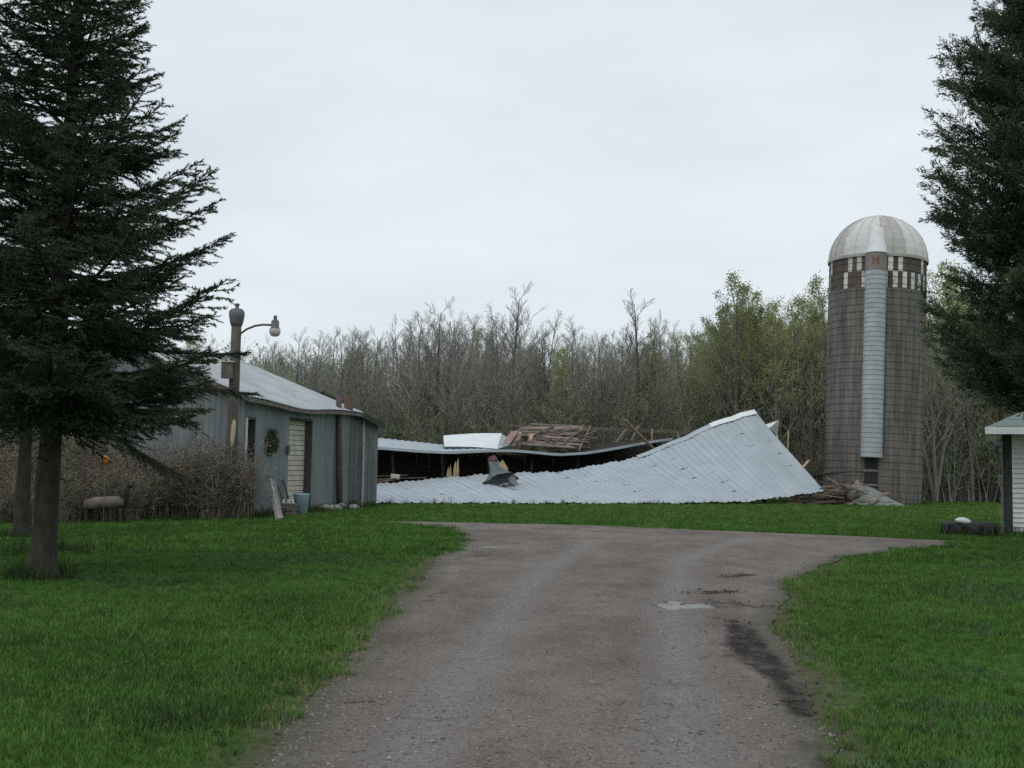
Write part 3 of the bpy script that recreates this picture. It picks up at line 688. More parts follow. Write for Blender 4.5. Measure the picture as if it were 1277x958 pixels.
# far roof slope
fk = [rpl(x, y, 7.7) for x, y in ((430, 556), (472, 558), (520, 562), (560, 564), (610, 561.5), (640, 561.5), (660, 563), (695, 566.5), (730, 564.5), (760, 560), (800, 552.5), (835, 547))]
fb = [rpl(x, y, 12.4) for x, y in ((400, 541), (440, 544), (472, 546.5), (520, 551.5), (554, 555.5), (606, 558))]
def fn(s, t):
    z0 = float(np.interp(s, [k[0] for k in fk], [k[1] for k in fk])); z1 = float(np.interp(s, [k[0] for k in fb], [k[1] for k in fb])); return BP(s, 7.7 + 4.7 * t, z0 + (z1 - z0) * t)
sF0 = -1.2; sF1 = rpl(616, 560, 7.7)[0]; sF2 = rpl(838, 547, 7.7)[0]
mb = MB()
for i in range(12):
    s = sF0 + (sF1 - sF0) * (i + .5) / 12; mb.beam(fn(s, 0) - ZV * .09, fn(s, 1) - ZV * .09, .06, .14)
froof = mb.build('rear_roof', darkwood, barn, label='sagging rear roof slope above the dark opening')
NF = 13
for i in range(NF):
    a, b = sF0 + (sF1 - sF0) * i / NF, sF0 + (sF1 - sF0) * (i + 1) / NF; mb = MB()
    sheet(mb, lambda q, t: fn(q, t) + ZV * .005 * (i % 2), a, b + .01, lambda q, t: ZV, rows=4, pitch=.33, depth=.03); sub(mb, 'roof_sheet', galv, froof)
mb = MB(); pr = None
for i in range(31):
    s = sF0 + (sF2 - sF0) * i / 30; p = fn(s, 0); z0 = float(np.interp(s, [k[0] for k in fk], [k[1] for k in fk])); p = BP(s, 7.66, z0 - .03)
    if pr is not None: mb.beam(pr, p, .06, .13)
    pr = p
mb.build('edge_flashing', galv, barn)
# dark deck added right of the torn-off sheets to keep the inside dark
mb = MB()
for j in range(14):
    w = 7.9 + j * .33; pr = None
    for i in range(12):
        s = sF1 - .3 + (sF2 - sF1 + .3) * i / 11; z0 = float(np.interp(s, [k[0] for k in fk], [k[1] for k in fk])) - .12; p = BP(s, w, z0 + (w - 7.9) * .03)
        if pr is not None: mb.beam(pr, p, .325, .03)
        pr = p
deck = mb.build('shade_deck', darkwood, barn)
# back and end walls of dark boards, added to keep light out
def boards(s0, w0, s1, w1, h, m, pitch=.28, hv=.3, name='wall_board'):
    n = int(math.hypot(s1 - s0, w1 - w0) / pitch)
    par = None
    for i in range(n):
        a = (i + .5) / n; s = s0 + (s1 - s0) * a; w = w0 + (w1 - w0) * a; hh = h(a) + rnd.uniform(-hv, 0); mb = MB()
        lean = Nd * rnd.uniform(-.04, .04)
        mb.beam(BP(s, w, 0), BP(s, w, hh) + lean, pitch * .98, .03, up=Nd if s0 != s1 else Ed); yield mb
back = MB(); back.beam(BP(-2.6, 12.55, 1.2), BP(21, 12.55, 1.2), .08, .14); back = back.build('shade_back_wall', darkwood, barn)
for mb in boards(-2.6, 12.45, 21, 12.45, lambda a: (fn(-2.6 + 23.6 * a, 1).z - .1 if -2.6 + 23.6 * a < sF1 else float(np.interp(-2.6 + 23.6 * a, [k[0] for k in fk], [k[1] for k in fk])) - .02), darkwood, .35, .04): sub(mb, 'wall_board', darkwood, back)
sidew = MB(); sidew.beam(BP(-1.65, 7, 1.0), BP(-1.65, 12.3, 1.0), .08, .14); sidew = sidew.build('shade_end_wall', darkwood, barn)
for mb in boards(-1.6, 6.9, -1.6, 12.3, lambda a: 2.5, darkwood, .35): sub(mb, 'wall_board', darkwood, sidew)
mb = MB(); mb.box(BP(9, 9.6, .03), (24, 5.6, .02), Matrix((Ed, Nd, ZV)).transposed()); mb.build('barn_floor', soilM, barn)
for i in range(9):
    s = -1.5 + i * 2.5; z0 = float(np.interp(s, [k[0] for k in fk], [k[1] for k in fk])); mb = MB(); mb.beam(BP(s, 8.8, 0), BP(s + rnd.uniform(-.2, .2), 8.8, z0 - .15), .15, .15); mb.build('post', darkwood, barn)
# bright white loose sheets on the rear slope
wq = {'fl': (554, 557, 9.0), 'fr': (620, 560, 9.0), 'bl': (553, 544.5, 11.6), 'br': (626, 541.5, 11.6)}
wpnt = {k: BP(rpl(*v)[0], v[2], rpl(*v)[1]) for k, v in wq.items()}
wr = BP(*(lambda q: (q[0], 11.0, q[1]))(rpl(644, 553, 11.0)))
wmb = MB(); wmb.beam(wpnt['fl'] - ZV * .08, wpnt['bl'] - ZV * .08, .08, .08); wmb.beam(wpnt['fr'] - ZV * .08, wpnt['br'] - ZV * .08, .08, .08); wsh = wmb.build('lifted_roof_piece', oldwood, barn, label='bright white lifted piece of roof')
for i in range(4):
    mb = MB(); ta, tb_ = i / 4, (i + 1) / 4 - .012
    def pt_(q, t): 
        tt_ = ta + (tb_ - ta) * q; a = wpnt['fl'].lerp(wpnt['bl'], tt_); b = wpnt['fr'].lerp(wpnt['br'], tt_); p = a.lerp(b, t); p.z += .05 * math.sin(math.pi * t) + .012 * i; return p
    cols = ribs(1, .5, .03); mb.grid(lambda ii_, jj_: pt_(cols[ii_][0], jj_ / 4) + ZV * cols[ii_][1], len(cols) - 1, 4); sub(mb, 'roof_sheet', galv_lite, wsh)
mb = MB(); a = wpnt['fr']; b = wpnt['br']; mb.add([a, b, b.lerp(wr, .9) + ZV * .02, a.lerp(wr, .75)], [(0, 1, 2, 3)]); sub(mb, 'bent_sheet', galv, wsh)
# exposed purlin lattice
def BX(px, py, w): s, z = rpl(px, py, w); return BP(s, w, z)
lat = MB()
for k in range(6):
    t = k / 5; lat.beam(BX(648 + (722 - 648) * t, 557 + 5 * t, 9.0), BX(660 + (736 - 660) * t, 531.5 + 2 * t, 12.2), .09, .13)
lat = lat.build('roof_lattice', brownwood, barn, label='tilted brown lattice of bare roof boards')
latn = Ed.cross(BX(660, 531.5, 12.2) - BX(648, 557, 9.0)).normalized()
for k in range(10):
    t = k / 9; w = 9.0 + 3.2 * t; a = BX(646 + 12 * t + rnd.uniform(-7, 10), 557 - 25 * t + rnd.uniform(-1, 1), w); b = BX(716 + 10 * t + rnd.uniform(-16, 10), 561 - 28 * t + rnd.uniform(-2.5, 2.5), w); mb = MB(); mb.beam(a + ZV * .09, b + ZV * .09, .27, .035, up=latn, jag=.25); sub(mb, 'board', brownwood if k % 3 else oldwood, lat)
for a, b, w_, h_, m_ in (((643, 552), (690, 533), .1, .14, oldwood), ((700, 556), (722, 538), .09, .12, oldwood), ((655, 543), (652, 556), .3, .04, brownwood)):
    mb = MB(); mb.beam(BX(*a, 9.2), BX(*b, 11.5), w_, h_); sub(mb, 'loose_board', m_, lat)
for k in range(26):
    px_ = rnd.uniform(638, 735); py_ = rnd.uniform(537, 560); w_ = rnd.uniform(9.2, 12); a = BX(px_, py_, w_); an = rnd.gauss(0, .8); ln = rnd.uniform(.6, 2.4); b = a + (Ed * math.cos(an) + Nd * .5 * math.sin(an) + ZV * rnd.gauss(.05, .22)) * ln
    mb = MB(); mb.beam(a, b, rnd.uniform(.06, .18), rnd.uniform(.04, .1), up=latn, jag=.2); sub(mb, 'loose_board', rnd.choice([brownwood, oldwood, oldwood]), lat)
mb = MB(); mb.beam(BX(661, 549, 9.4), BX(664, 541, 9.6), .22, .03); sub(mb, 'pale_board', palewood, lat)
frame = MB(); frame.beam(BX(636, 530.5, 12.0), BX(668, 533.5, 12.0), .12, .12); frame.beam(BX(724, 534.5, 12.2), BX(880, 540, 12.2), .16, .2); frame = frame.build('timber_frame', oldwood, barn)
for a, b, w_ in (((727.5, 530), (724, 556), .16), ((731, 541), (735, 560), .12), ((781, 536), (764, 558), .2), ((813, 535), (813, 552), .12), ((797, 531), (786, 553), .14), ((648, 536), (640, 556), .2), ((741, 555), (783, 553.5), .1), ((845, 540), (847, 552), .14), ((870, 541), (868, 552), .14)):
    mb = MB(); mb.beam(BX(*a, 12.0), BX(*b, 11.6), w_, .1); sub(mb, 'brace', oldwood, frame)
for k in range(5):
    mb = MB(); mb.beam(BX(735 + rnd.uniform(-4, 4), 541 + 3.4 * k, 12.5), BX(872 + rnd.uniform(-30, 4), 545 + 3.0 * k, 12.5), .1, .03); sub(mb, 'rail', oldwood, frame)
for a, b in (((632, 553), (641, 539)), ((639, 556), (647, 540))):
    mb = MB(); mb.beam(BX(*a, 9.4), BX(*b, 9.9), .42, .04, jag=.1); sub(mb, 'torn_board', brownwood, frame)
# torn white sheet behind the right end
mb = MB(); a, b, c, d_ = BX(953, 530, 6.8), BX(971.5, 524, 6.8), BX(969, 543, 6.9), BX(960, 534, 6.5); mb.add([a, b, c, d_], [(0, 1, 2, 3)]); mb.add([p + Nd * .03 for p in (a, b, c, d_)], [(3, 2, 1, 0)]); 
base_pt = BX(964, 560, 6.9); mb.beam(c, Vector((c.x, c.y, 0)), .1, .1); mb.build('torn_sheet', galv_lite, barn)

# loose wreckage: planks etc
def plank(a, b, w, h, m, label, group, cat='plank', name='plank', jag=.15):
    a = Vector(a); b = Vector(b); mb = MB(); mb.beam(a, b, w, h, jag=jag); c = (a + b) / 2; return mb.build(name, m, None, label, cat, group, loc=c)
plank(BX(780.5, 525, 7.2), BX(815, 560, 7.0), .3, .07, mat('orange_brown_plank', (.30, .20, .12), (.20, .13, .08), scale=5), 'long orange-brown plank tilted against the barn roof edge', None, jag=.2)
# splintered pale stubs in the opening
for (xa, ya, xb, yb, w_, lb) in ((560, 600, 561, 580, .3, 'short pale splintered stub beside the taller stub in the barn opening'), (567, 600, 570.5, 572, .34, 'tall pale splintered stub standing in the dark barn opening')):
    s0, z0 = rpl(xa, ya, 7.0); s1, z1 = rpl(xb, yb, 7.0); a = BP(s0, 7.0, 0); b = BP(s1, 7.0, z1)
    mb = MB(); x = Ed; hw = w_ / 2; vs = []
    top = [(-hw, .78), (-hw * .4, .93), (0, .72), (hw * .35, 1.0), (hw, .66)]
    for q in (0, .07):
        vs += [a + x * t_[0] + Nd * q for t_ in top] + [a.lerp(b, t_[1]) + x * t_[0] * .8 + Nd * q for t_ in top]
    fs = [(i, i + 1, i + 6, i + 5) for i in range(4)] + [(10 + i, 15 + i, 16 + i, 11 + i) for i in range(4)] + [(5 + i, 6 + i, 16 + i, 15 + i) for i in range(4)] + [(0, 5, 15, 10), (4, 14, 19, 9)]
    mb.add(vs, fs); mb.build('splintered_stub', palewood, None, lb, 'timber stub', loc=a)
for k in range(12):
    s, _ = rpl(470 + rnd.uniform(-10, 40), 600, 8.0); a = BP(s, 7.6 + rnd.random() * 1.2, .25 + .075 * k); an = rnd.uniform(-.9, .9); b = a + (Ed * math.cos(an) + Nd * math.sin(an) * .6) * rnd.uniform(.8, 1.8) + ZV * rnd.uniform(-.05, .2)
    plank(a, b, rnd.uniform(.12, .2), .05, brownwood, 'reddish brown board heaped in the barn opening beside the rear shed', 'boards heaped in the barn opening')
c_ = BX(493, 594.5, 7.9); mb = MB(); mb.box(c_, (.42, .3, .24), Matrix.Rotation(.1, 3, 'Y')); mb.build('white_box', dullwhite, None, 'small white box on the reddish boards in the barn opening', 'box', loc=c_, bevel=.02)
# heap of grey timber near the ventilator
for k in range(6):
    s, _ = rpl(585 + 6 * k, 600, 7.6); plank(BP(s - 1.2, 7.4 + .15 * k, .6 + .07 * k), BP(s + 1.3, 7.6, .9 + .03 * k), .16, .1, oldwood, 'grey board lying in the barn opening behind the ventilator', 'grey boards behind the ventilator')
# dark curled scrap on the roof edge
a = G(666, 627); mb = MB(); mb.beam(a + ZV * .05, a + Vector((.35, .1, .22)), .16, .05); mb.beam(a + Vector((.3, .1, .2)), a + Vector((.62, .15, .42)), .08, .05); mb.beam(a + Vector((.3, .05, .05)), a + Vector((.6, 0, .04)), .2, .05); mb.build('scrap_metal', darktrim, None, 'dark twisted scrap at the lower edge of the fallen roof', 'scrap', loc=a)

# roof ventilator lying on the roof
vc = near(vs_, .62); 
vent = empty('roof_ventilator', vc, 'bent grey metal roof ventilator resting on the fallen roof', 'ventilator')
def V3(px, py, w): return BX(px, py, w)
v_top = BX(615, 577, 5.2); vL = BX(601, 593, 4.2); vR = BX(645, 601, 4.2); 
mb = MB()
# flared skirt: top ring small to wide crumpled bottom ring
prof_n = 16; ax_b = BX(625, 598, 4.4); ax_t = BX(615, 575, 5.0)
ax = (ax_t - ax_b).normalized(); X = Ed; Y = ax.cross(X).normalized(); X = Y.cross(ax)
rings = [(0, .92), (.15, .72), (.45, .42), (.8, .30), (1.0, .26)]
Lx = (ax_t - ax_b).length
def rg(i, j):
    t, r = rings[i]; a = 2 * math.pi * j / prof_n; q = 1 + .18 * math.sin(3 * a + i) * (1 - t) + .1 * math.sin(5 * a) * (1 - t); return ax_b + ax * Lx * t + (X * math.cos(a) + Y * .55 * math.sin(a)) * r * q
mb.grid(rg, 4, prof_n); mb.build('skirt', mat('dull_grey_sheet', (.15, .165, .17), (.09, .10, .105), scale=3, rough=.6), vent)
mb = MB(); mb.tube([ax_t - ax * .1, ax_t + ax * .18], [.24, .22], 12); mb.build('throat', mat('rust_red_sheet', (.12, .07, .055), (.07, .045, .04), scale=4), vent)
mb = MB(); q = BX(628, 579, 4.5); mb.add([BX(622, 578, 4.6), BX(627, 573.5, 4.6), BX(634, 585, 4.5), BX(632, 588, 4.5), BX(622, 585, 4.6)], [(0, 1, 2, 3, 4)]); mb.build('torn_lining', palewood, vent)
mb = MB(); mb.add([BX(640, 590.5, 4.2), BX(645, 601, 3.9), BX(636, 603, 3.9), BX(634, 596, 4.1)], [(0, 1, 2, 3)]); mb.build('bent_flap', ironm, vent)

# debris heap between the roof corner and the silo
HB = G(1065, 629.5)
for k in range(70):
    px = rnd.triangular(985, 1112, 1045); Yd = rnd.uniform(55.2, 58.2); hmax = 1.0 * math.exp(-((px - 1048) / 34) ** 2)
    c = P(px, 620, Yd); c.z = .06 + hmax * rnd.random(); an = rnd.gauss(.1, .5); ln = rnd.uniform(.7, 2.2); dv = Vector((math.cos(an), math.sin(an) * .7, rnd.gauss(0, .16))) * ln / 2
    if c.z - abs(dv.z) < .04: dv.z *= .2
    plank(c - dv, c + dv, rnd.uniform(.08, .2), rnd.uniform(.03, .07), rnd.choice([brownwood, brownwood, oldwood]), 'splintered brown plank in the heap at the foot of the silo', 'planks heaped at the silo', jag=.2)
plank(P(1060, 628, 55.6), P(1106, 615, 56.2), .2, .08, mat('tan_plank', (.34, .26, .2), (.24, .18, .14), scale=5), 'long tan plank jutting from the heap towards the silo', None)
for (xa, ya, xb, yb, w) in ((982, 570, 983, 540, 3.4), (1002, 582, 1007, 576, 1.5)):
    plank(BX(xa, ya, w), BX(xb, yb, w), .16, .05, palewood, 'pale upright board poking out behind the roof verge', 'boards behind the roof verge')
mb = MB(); mb.tube([P(1012, 600, 58), P(1018, 593, 57.4), P(1040, 589.5, 56.6), P(1060, 588, 56.2), P(1082, 589, 55.9)], [.05, .06, .06, .05, .035], 7)
a0 = P(1012, 600, 58); mb.tube([Vector((a0.x - .1, a0.y, 0)), a0], .05, 7); mb.build('bent_pole', darktrim, None, 'thin dark bent pole arching from the wreckage across the silo', 'pole', loc=a0, smooth=True)
# crumpled grey sheet against the silo
mb = MB(); cr = [[P(1056, 620, 56.3), P(1062, 606, 56.8), P(1069, 597, 57.0)], [P(1070, 629, 55.4), P(1076, 615, 56.1), P(1083, 604, 56.8)], [P(1090, 631, 55.2), P(1094, 622, 55.8), P(1098, 614, 56.3)], [P(1108, 632.5, 55.1), P(1112, 628, 55.5), P(1114, 624, 55.8)], [P(1128, 633, 55.0), P(1128, 632, 55.2), P(1129, 630.5, 55.4)]]
mb.grid(lambda i, j: cr[i][j] + Vector((0, 0, .0)), 4, 2); o_ = mb.build('crumpled_sheet', mat('grey_mesh_sheet', (.27, .29, .28), (.16, .175, .17), scale=6, rough=.6), None, 'crumpled grey metal sheet leaning at the foot of the silo', 'metal sheet', loc=HB)
sd = o_.modifiers.new('thick', 'SOLIDIFY'); sd.thickness = .03

# ================================================================== SILO
SX = Vector((P(1087, 632, 59.0).x, 59.0, 0)); SR = 2.47; SHT = 12.75
silo = empty('silo', SX, 'tall concrete stave silo with white ribbed dome and metal chute', 'silo'); silo.rotation_euler = (0, R(1.9), 0)
LM = Matrix.LocRotScale(SX, silo.rotation_euler, None)
def spart(mb, name, m, par=None, **k):
    o = mb.build(name, m, None, **k); o.parent = par or silo; return o
NST = 60; RH = SHT / 15
def stave_v(mb, k, z0, z1, r=SR, th=.06):
    a0 = 2 * math.pi * k / NST + .0022; a1 = 2 * math.pi * (k + 1) / NST - .0022; rr = r + rnd.uniform(-.010, .010)
    vs = []
    for q in (rr - th, rr):
        for z in (z0 + .004, z1 - .004):
            for a in (a0, a1): vs.append((q * math.cos(a), q * math.sin(a), z))
    mb.add(vs, [(4, 5, 7, 6), (0, 2, 3, 1), (0, 1, 5, 4), (2, 6, 7, 3), (0, 4, 6, 2), (1, 3, 7, 5)])
mb = MB()
for c in range(13):
    for k in range(NST):
        off = RH / 2 * (k % 2); z0 = c * RH - (off if c else .3 if off else 0); z1 = (c + 1) * RH - off
        if c == 12: z1 = 13 * RH
        stave_v(mb, k, z0 if c else -.4, z1)
spart(mb, 'stave_wall', stavem, kind='stuff')
mb = MB(); mb.lathe((0, 0, 0), [(SR - .075, -.4), (SR - .075, SHT)], 48); spart(mb, 'wall_lining', mat('mortar', (.10, .09, .08), scale=3))
white_idx = {0: set(), 1: set()}
for c in (13, 14):
    for k in range(NST):
        white = (k % 2 == (c % 2)) and rnd.random() < .72
        mb = MB(); stave_v(mb, k, c * RH, (c + 1) * RH); spart(mb, 'stave', stavew if white else stavedk)
for i in range(34):
    z = .35 + i * (SHT - .4) / 34; mb = MB(); n = 48
    mb.tube([(SR * 1.008 * math.cos(2 * math.pi * k / n), SR * 1.008 * math.sin(2 * math.pi * k / n), z) for k in range(n + 1)], .008, 4, cap=False); spart(mb, 'hoop', hoopm)
NG = 24; DR_ = SR + .05
for k in range(NG):
    a0 = 2 * math.pi * k / NG; a1 = 2 * math.pi * (k + 1) / NG; mb = MB()
    def dg(i, j):
        a = a0 + (a1 - a0) * i / 3; e = (math.pi / 2) * (j / 9) * .97; return (DR_ * math.cos(e) * math.cos(a), DR_ * math.cos(e) * math.sin(a), SHT + .02 + DR_ * .97 * math.sin(e))
    mb.grid(dg, 3, 9)
    for j in range(9):
        p = [Vector(dg(0, q)) for q in (j, j + 1)]; mb.beam(p[0] * 1.0, p[1] * 1.0, .035, .07, up=Vector((0, 0, 1)))
    spart(mb, 'dome_panel', domew if (k * 7 % 5) in (0, 2, 3) else domeg)
mb = MB(); mb.lathe((0, 0, SHT + DR_ * .97 - .06), [(.42, 0), (.36, .09), (.15, .14), (0, .15)], 16); spart(mb, 'dome_cap', whitepaint, smooth=True)
mb = MB(); mb.lathe((0, 0, SHT), [(DR_ + .03, -.10), (DR_ + .05, .05), (DR_, .08)], 48); spart(mb, 'dome_rim', domeg)
# chute: faces the camera, slightly left
ca = math.atan2(-59, -(SX.x) + 0) + .0
cdir = Vector((-SX.x, -59, 0)).normalized(); ca = math.atan2(cdir.y, cdir.x) - .03
ct = Vector((-math.sin(ca), math.cos(ca), 0)); cn = Vector((math.cos(ca), math.sin(ca), 0)); CW = .52
def chute_ring(z, r=CW, d=.62):
    return [cn * (SR - .05) + ct * -r + ZV * z] + [cn * (SR + .1 + d * math.sin(math.pi * q / 10)) + ct * (-r * math.cos(math.pi * q / 10)) + ZV * z for q in range(0, 11)] + [cn * (SR - .05) + ct * r + ZV * z]
z0c = 2.35; z1c = SHT - .95; nsec = 13
for i in range(nsec):
    za = z0c + (z1c - z0c) * i / nsec; zb = z0c + (z1c - z0c) * (i + 1) / nsec; mb = MB(); ra = chute_ring(za, CW + .014); rb = chute_ring(zb + .03, CW)
    mb.grid(lambda a, b: (ra, rb)[b][a], 12, 1); sec = spart(mb, 'chute_section', chutem, smooth=False)
    for q_ in range(3):
        mb = MB(); zq = za + (zb - za) * q_ / 3 + .03; mb.tube(chute_ring(zq, CW + .012, .632)[1:-1], .009, 4); spart(mb, 'seam', mat('seam_grey', (.24, .27, .275), scale=3), sec)
mb = MB(); ra = chute_ring(z1c, CW + .01); rb = chute_ring(SHT - .02, CW); mb.grid(lambda a, b: (ra, rb)[b][a], 12, 1); spart(mb, 'chute_head', mat('brownish_chute', (.27, .24, .22), (.19, .17, .155), scale=3), )
# red mark on the chute head: upright strokes with a crossbar
mb = MB(); mc = cn * (SR + .1 + .62 + .012) + ZV * (SHT - .42)
rm = Matrix((ct, cn, ZV)).transposed()
mb.box(mc + ct * .13 - cn * .03, (.10, .03, .44), rm); mb.box(mc + ct * -.13 - cn * .03, (.10, .03, .44), rm); mb.box(mc - cn * .004, (.17, .03, .16), rm); spart(mb, 'red_mark', redp)
# dormer hood on the dome
mb = MB(); zz0 = SHT - .02; ra = chute_ring(zz0, CW + .03, .66); top = cn * (DR_ * math.cos(R(33))) + ZV * (SHT + DR_ * math.sin(R(33)))
rb = [top + ct * (-.3 + .6 * q / 12) for q in range(13)]
rb = [p + cn * .25 * math.sin(math.pi * q / 12) + ZV * .05 for q, p in enumerate(rb)]
mb.grid(lambda a, b: Vector((ra, rb)[min(b, 1)][a]), 12, 1); mb.add([rb[i] for i in range(13)], [tuple(range(13))]); spart(mb, 'dormer_hood', whitepaint)
# ladder doors below the chute
mb = MB(); 
for i in range(3):
    z = .35 + i * .72; mb2 = MB(); mb2.box(cn * (SR + .02) + ZV * (z + .3), (.62, .09, .52), rm); spart(mb2, 'silo_door', rubber)
    mb2 = MB(); mb2.box(cn * (SR + .09) + ZV * (z + .62), (.74, .07, .09), rm); spart(mb2, 'door_rung', stavem)

# ================================================================== HOUSE
HY = 30.0
hx = P(1263, 600, HY).x; house = empty('house', (hx, HY, 0), 'white clapboard house corner with grey-green roof beside the cedar', 'house')
HW, HZ = 8.0, 2.72
mb = MB(); mb.box((hx + HW / 2, HY + 3.05, HZ / 2 - .05), (HW, 6, HZ + .1)); mb.build('wall', whitepaint, house)
n = 20
for i in range(n):
    h = (HZ - .12) / n; mb = MB(); z = .1 + h * i
    mb.add([(hx - .01, HY - .005, z), (hx + HW, HY - .005, z), (hx + HW, HY + .045, z + h + .01), (hx - .01, HY + .045, z + h + .01), (hx - .01, HY + .05, z), (hx + HW, HY + .05, z)], [(0, 1, 2, 3), (0, 4, 5, 1)]); mb.build('clapboard', whitepaint, house)
mb = MB(); mb.box((hx + HW / 2, HY + 3, -.02), (HW + .1, 6.1, .22)); mb.build('foundation', stoneM, house)
# dark strip painted as the shaded side wall, and drain pipe
mb = MB(); mb.box((hx - .12, HY + .35, HZ / 2), (.22, .6, HZ)); mb.build('shaded_side_strip', darktrim, house)
mb = MB(); mb.tube([(hx - .25, HY + .0, .05), (hx - .25, HY + .0, HZ - .08)], .028, 8); mb.build('downspout', ironm, house)
# low porch roof: hips from the left tip
tipx = hx - .62; ez = P(1217, 532, 29.3).z
def hr(i, j): return [[(tipx, 29.0, ez), (tipx + .3, 33.5, ez + .15)], [(tipx + 3.4, 29.0, ez + .18), (tipx + 3.4, 33.5, ez + 1.55)]][i][j]
mb = MB(); pts = [(tipx, 28.9, ez), (hx + HW, 28.9, ez), (hx + HW, 32.5, ez + 1.2), (tipx + 2.3, 32.5, ez + 1.2), (tipx, 36.4, ez), (tipx + 2.3, 33.6, ez + 1.2), (hx + HW, 36.4, ez), (hx + HW, 33.6, ez + 1.2)]
mb.add(pts, [(0, 1, 2, 3), (0, 3, 5, 4), (4, 5, 7, 6), (3, 2, 7, 5)]); rf = mb.build('roof', roofgreen, house)
for k in range(6):
    t = (k + .5) / 6; y = 28.9 + 3.6 * t; z = ez + 1.2 * t; mb = MB(); xa = tipx + 2.3 * t
    mb.add([(xa + .02, y - .3, z - .1 + .012), (hx + HW - .02, y - .3, z - .1 + .012), (hx + HW - .02, y + .3, z + .1 + .006), (xa + .25, y + .3, z + .1 + .006)], [(0, 1, 2, 3)]); sub(mb, 'shingle_course', roofgreen, rf)
mb = MB(); mb.beam((tipx - .01, 28.88, ez - .1), (hx + HW, 28.88, ez - .1), .04, .19); mb.beam((tipx - .02, 28.86, ez - .1), (tipx - .02, 36.4, ez - .1), .04, .19); mb.build('fascia', whitepaint, house)
mb = MB(); mb.add([(tipx, 28.9, ez - .17), (hx + HW, 28.9, ez - .17), (hx + HW, HY + .05, ez - .17), (tipx, HY + .05, ez - .17)], [(0, 1, 2, 3)]); mb.add([(tipx, HY + .05, ez - .17), (hx + .1, HY + .05, ez - .17), (hx + .1, 36.4, ez - .17), (tipx, 36.4, ez - .17)], [(0, 1, 2, 3)]); mb.build('soffit', whitepaint, house)
ux = P(1264, 510, 31.8).x; uz = P(1264, 500, 31.8).z
mb = MB(); mb.box((ux + 3.5, 33.05, (HZ + uz) / 2 + .2), (7, 2.5, uz - HZ + .4)); mb.build('upper_wall', whitepaint, house)
mb = MB(); mb.add([(ux - .25, 31.5, uz + .36), (ux + 7, 31.5, uz + .36), (ux + 7, 33.05, uz + 1.3), (ux - .25, 33.05, uz + 1.3), (ux - .25, 34.6, uz + .36), (ux + 7, 34.6, uz + .36)], [(0, 1, 2, 3), (3, 2, 5, 4), (0, 3, 4)]); mb.build('upper_roof', roofgreen, house)
HROT = R(-23); house.rotation_euler = (0, 0, HROT)
# hanging lantern under the eave
hl = P(1245, 552, 29.4); lt = empty('hanging_lantern', hl, 'small dark lantern hanging under the white house eave', 'lantern')
mb = MB(); mb.lathe(hl, [(0, .09), (.06, .08), (.11, .03), (.1, -.1), (.05, -.14), (0, -.14)], 10); mb.build('body', ironm, lt, smooth=True)
mb = MB(); mb.tube([hl + ZV * .08, Vector((hl.x, hl.y, ez - .16))], .012, 6); mb.build('hook', ironm, lt)

# tyre planter
TC = G(1220, 671); TC.y += .5; TC.z = 0
tp = empty('tyre_planter', TC, 'big black tractor tyre laid flat as a planter beside the house', 'planter')
mb = MB(); mb.lathe(TC, [(.36, .30), (.40, .36), (.52, .39), (.63, .36), (.68, .26), (.68, .12), (.62, .02), (.5, 0), (.38, .03), (.35, .1), (.36, .30)], 36); mb.build('tyre', rubber, tp, smooth=True)
mb = MB()
for k in range(22):
    a = 2 * math.pi * k / 22; c = TC + Vector((.685 * math.cos(a), .685 * math.sin(a), .19)); mb.box(c, (.05, .07, .3), Matrix.Rotation(a, 3, 'Z') @ Matrix.Rotation(.5 if k % 2 else -.5, 3, 'X'))
mb.build('tread', rubber, tp)
mb = MB(); mb.lathe(TC, [(0, .24), (.2, .25), (.37, .22)], 20); mb.build('soil', soilM, tp)
ws = rock('white_stone', TC + Vector((-.33, -.42, 0)), .24, .14, .09, whitepaint, 'white stone resting on the rim of the tractor tyre', 'stone', None, 77); ws.location.z = .42; ws.rotation_euler = (0, .15, .2)

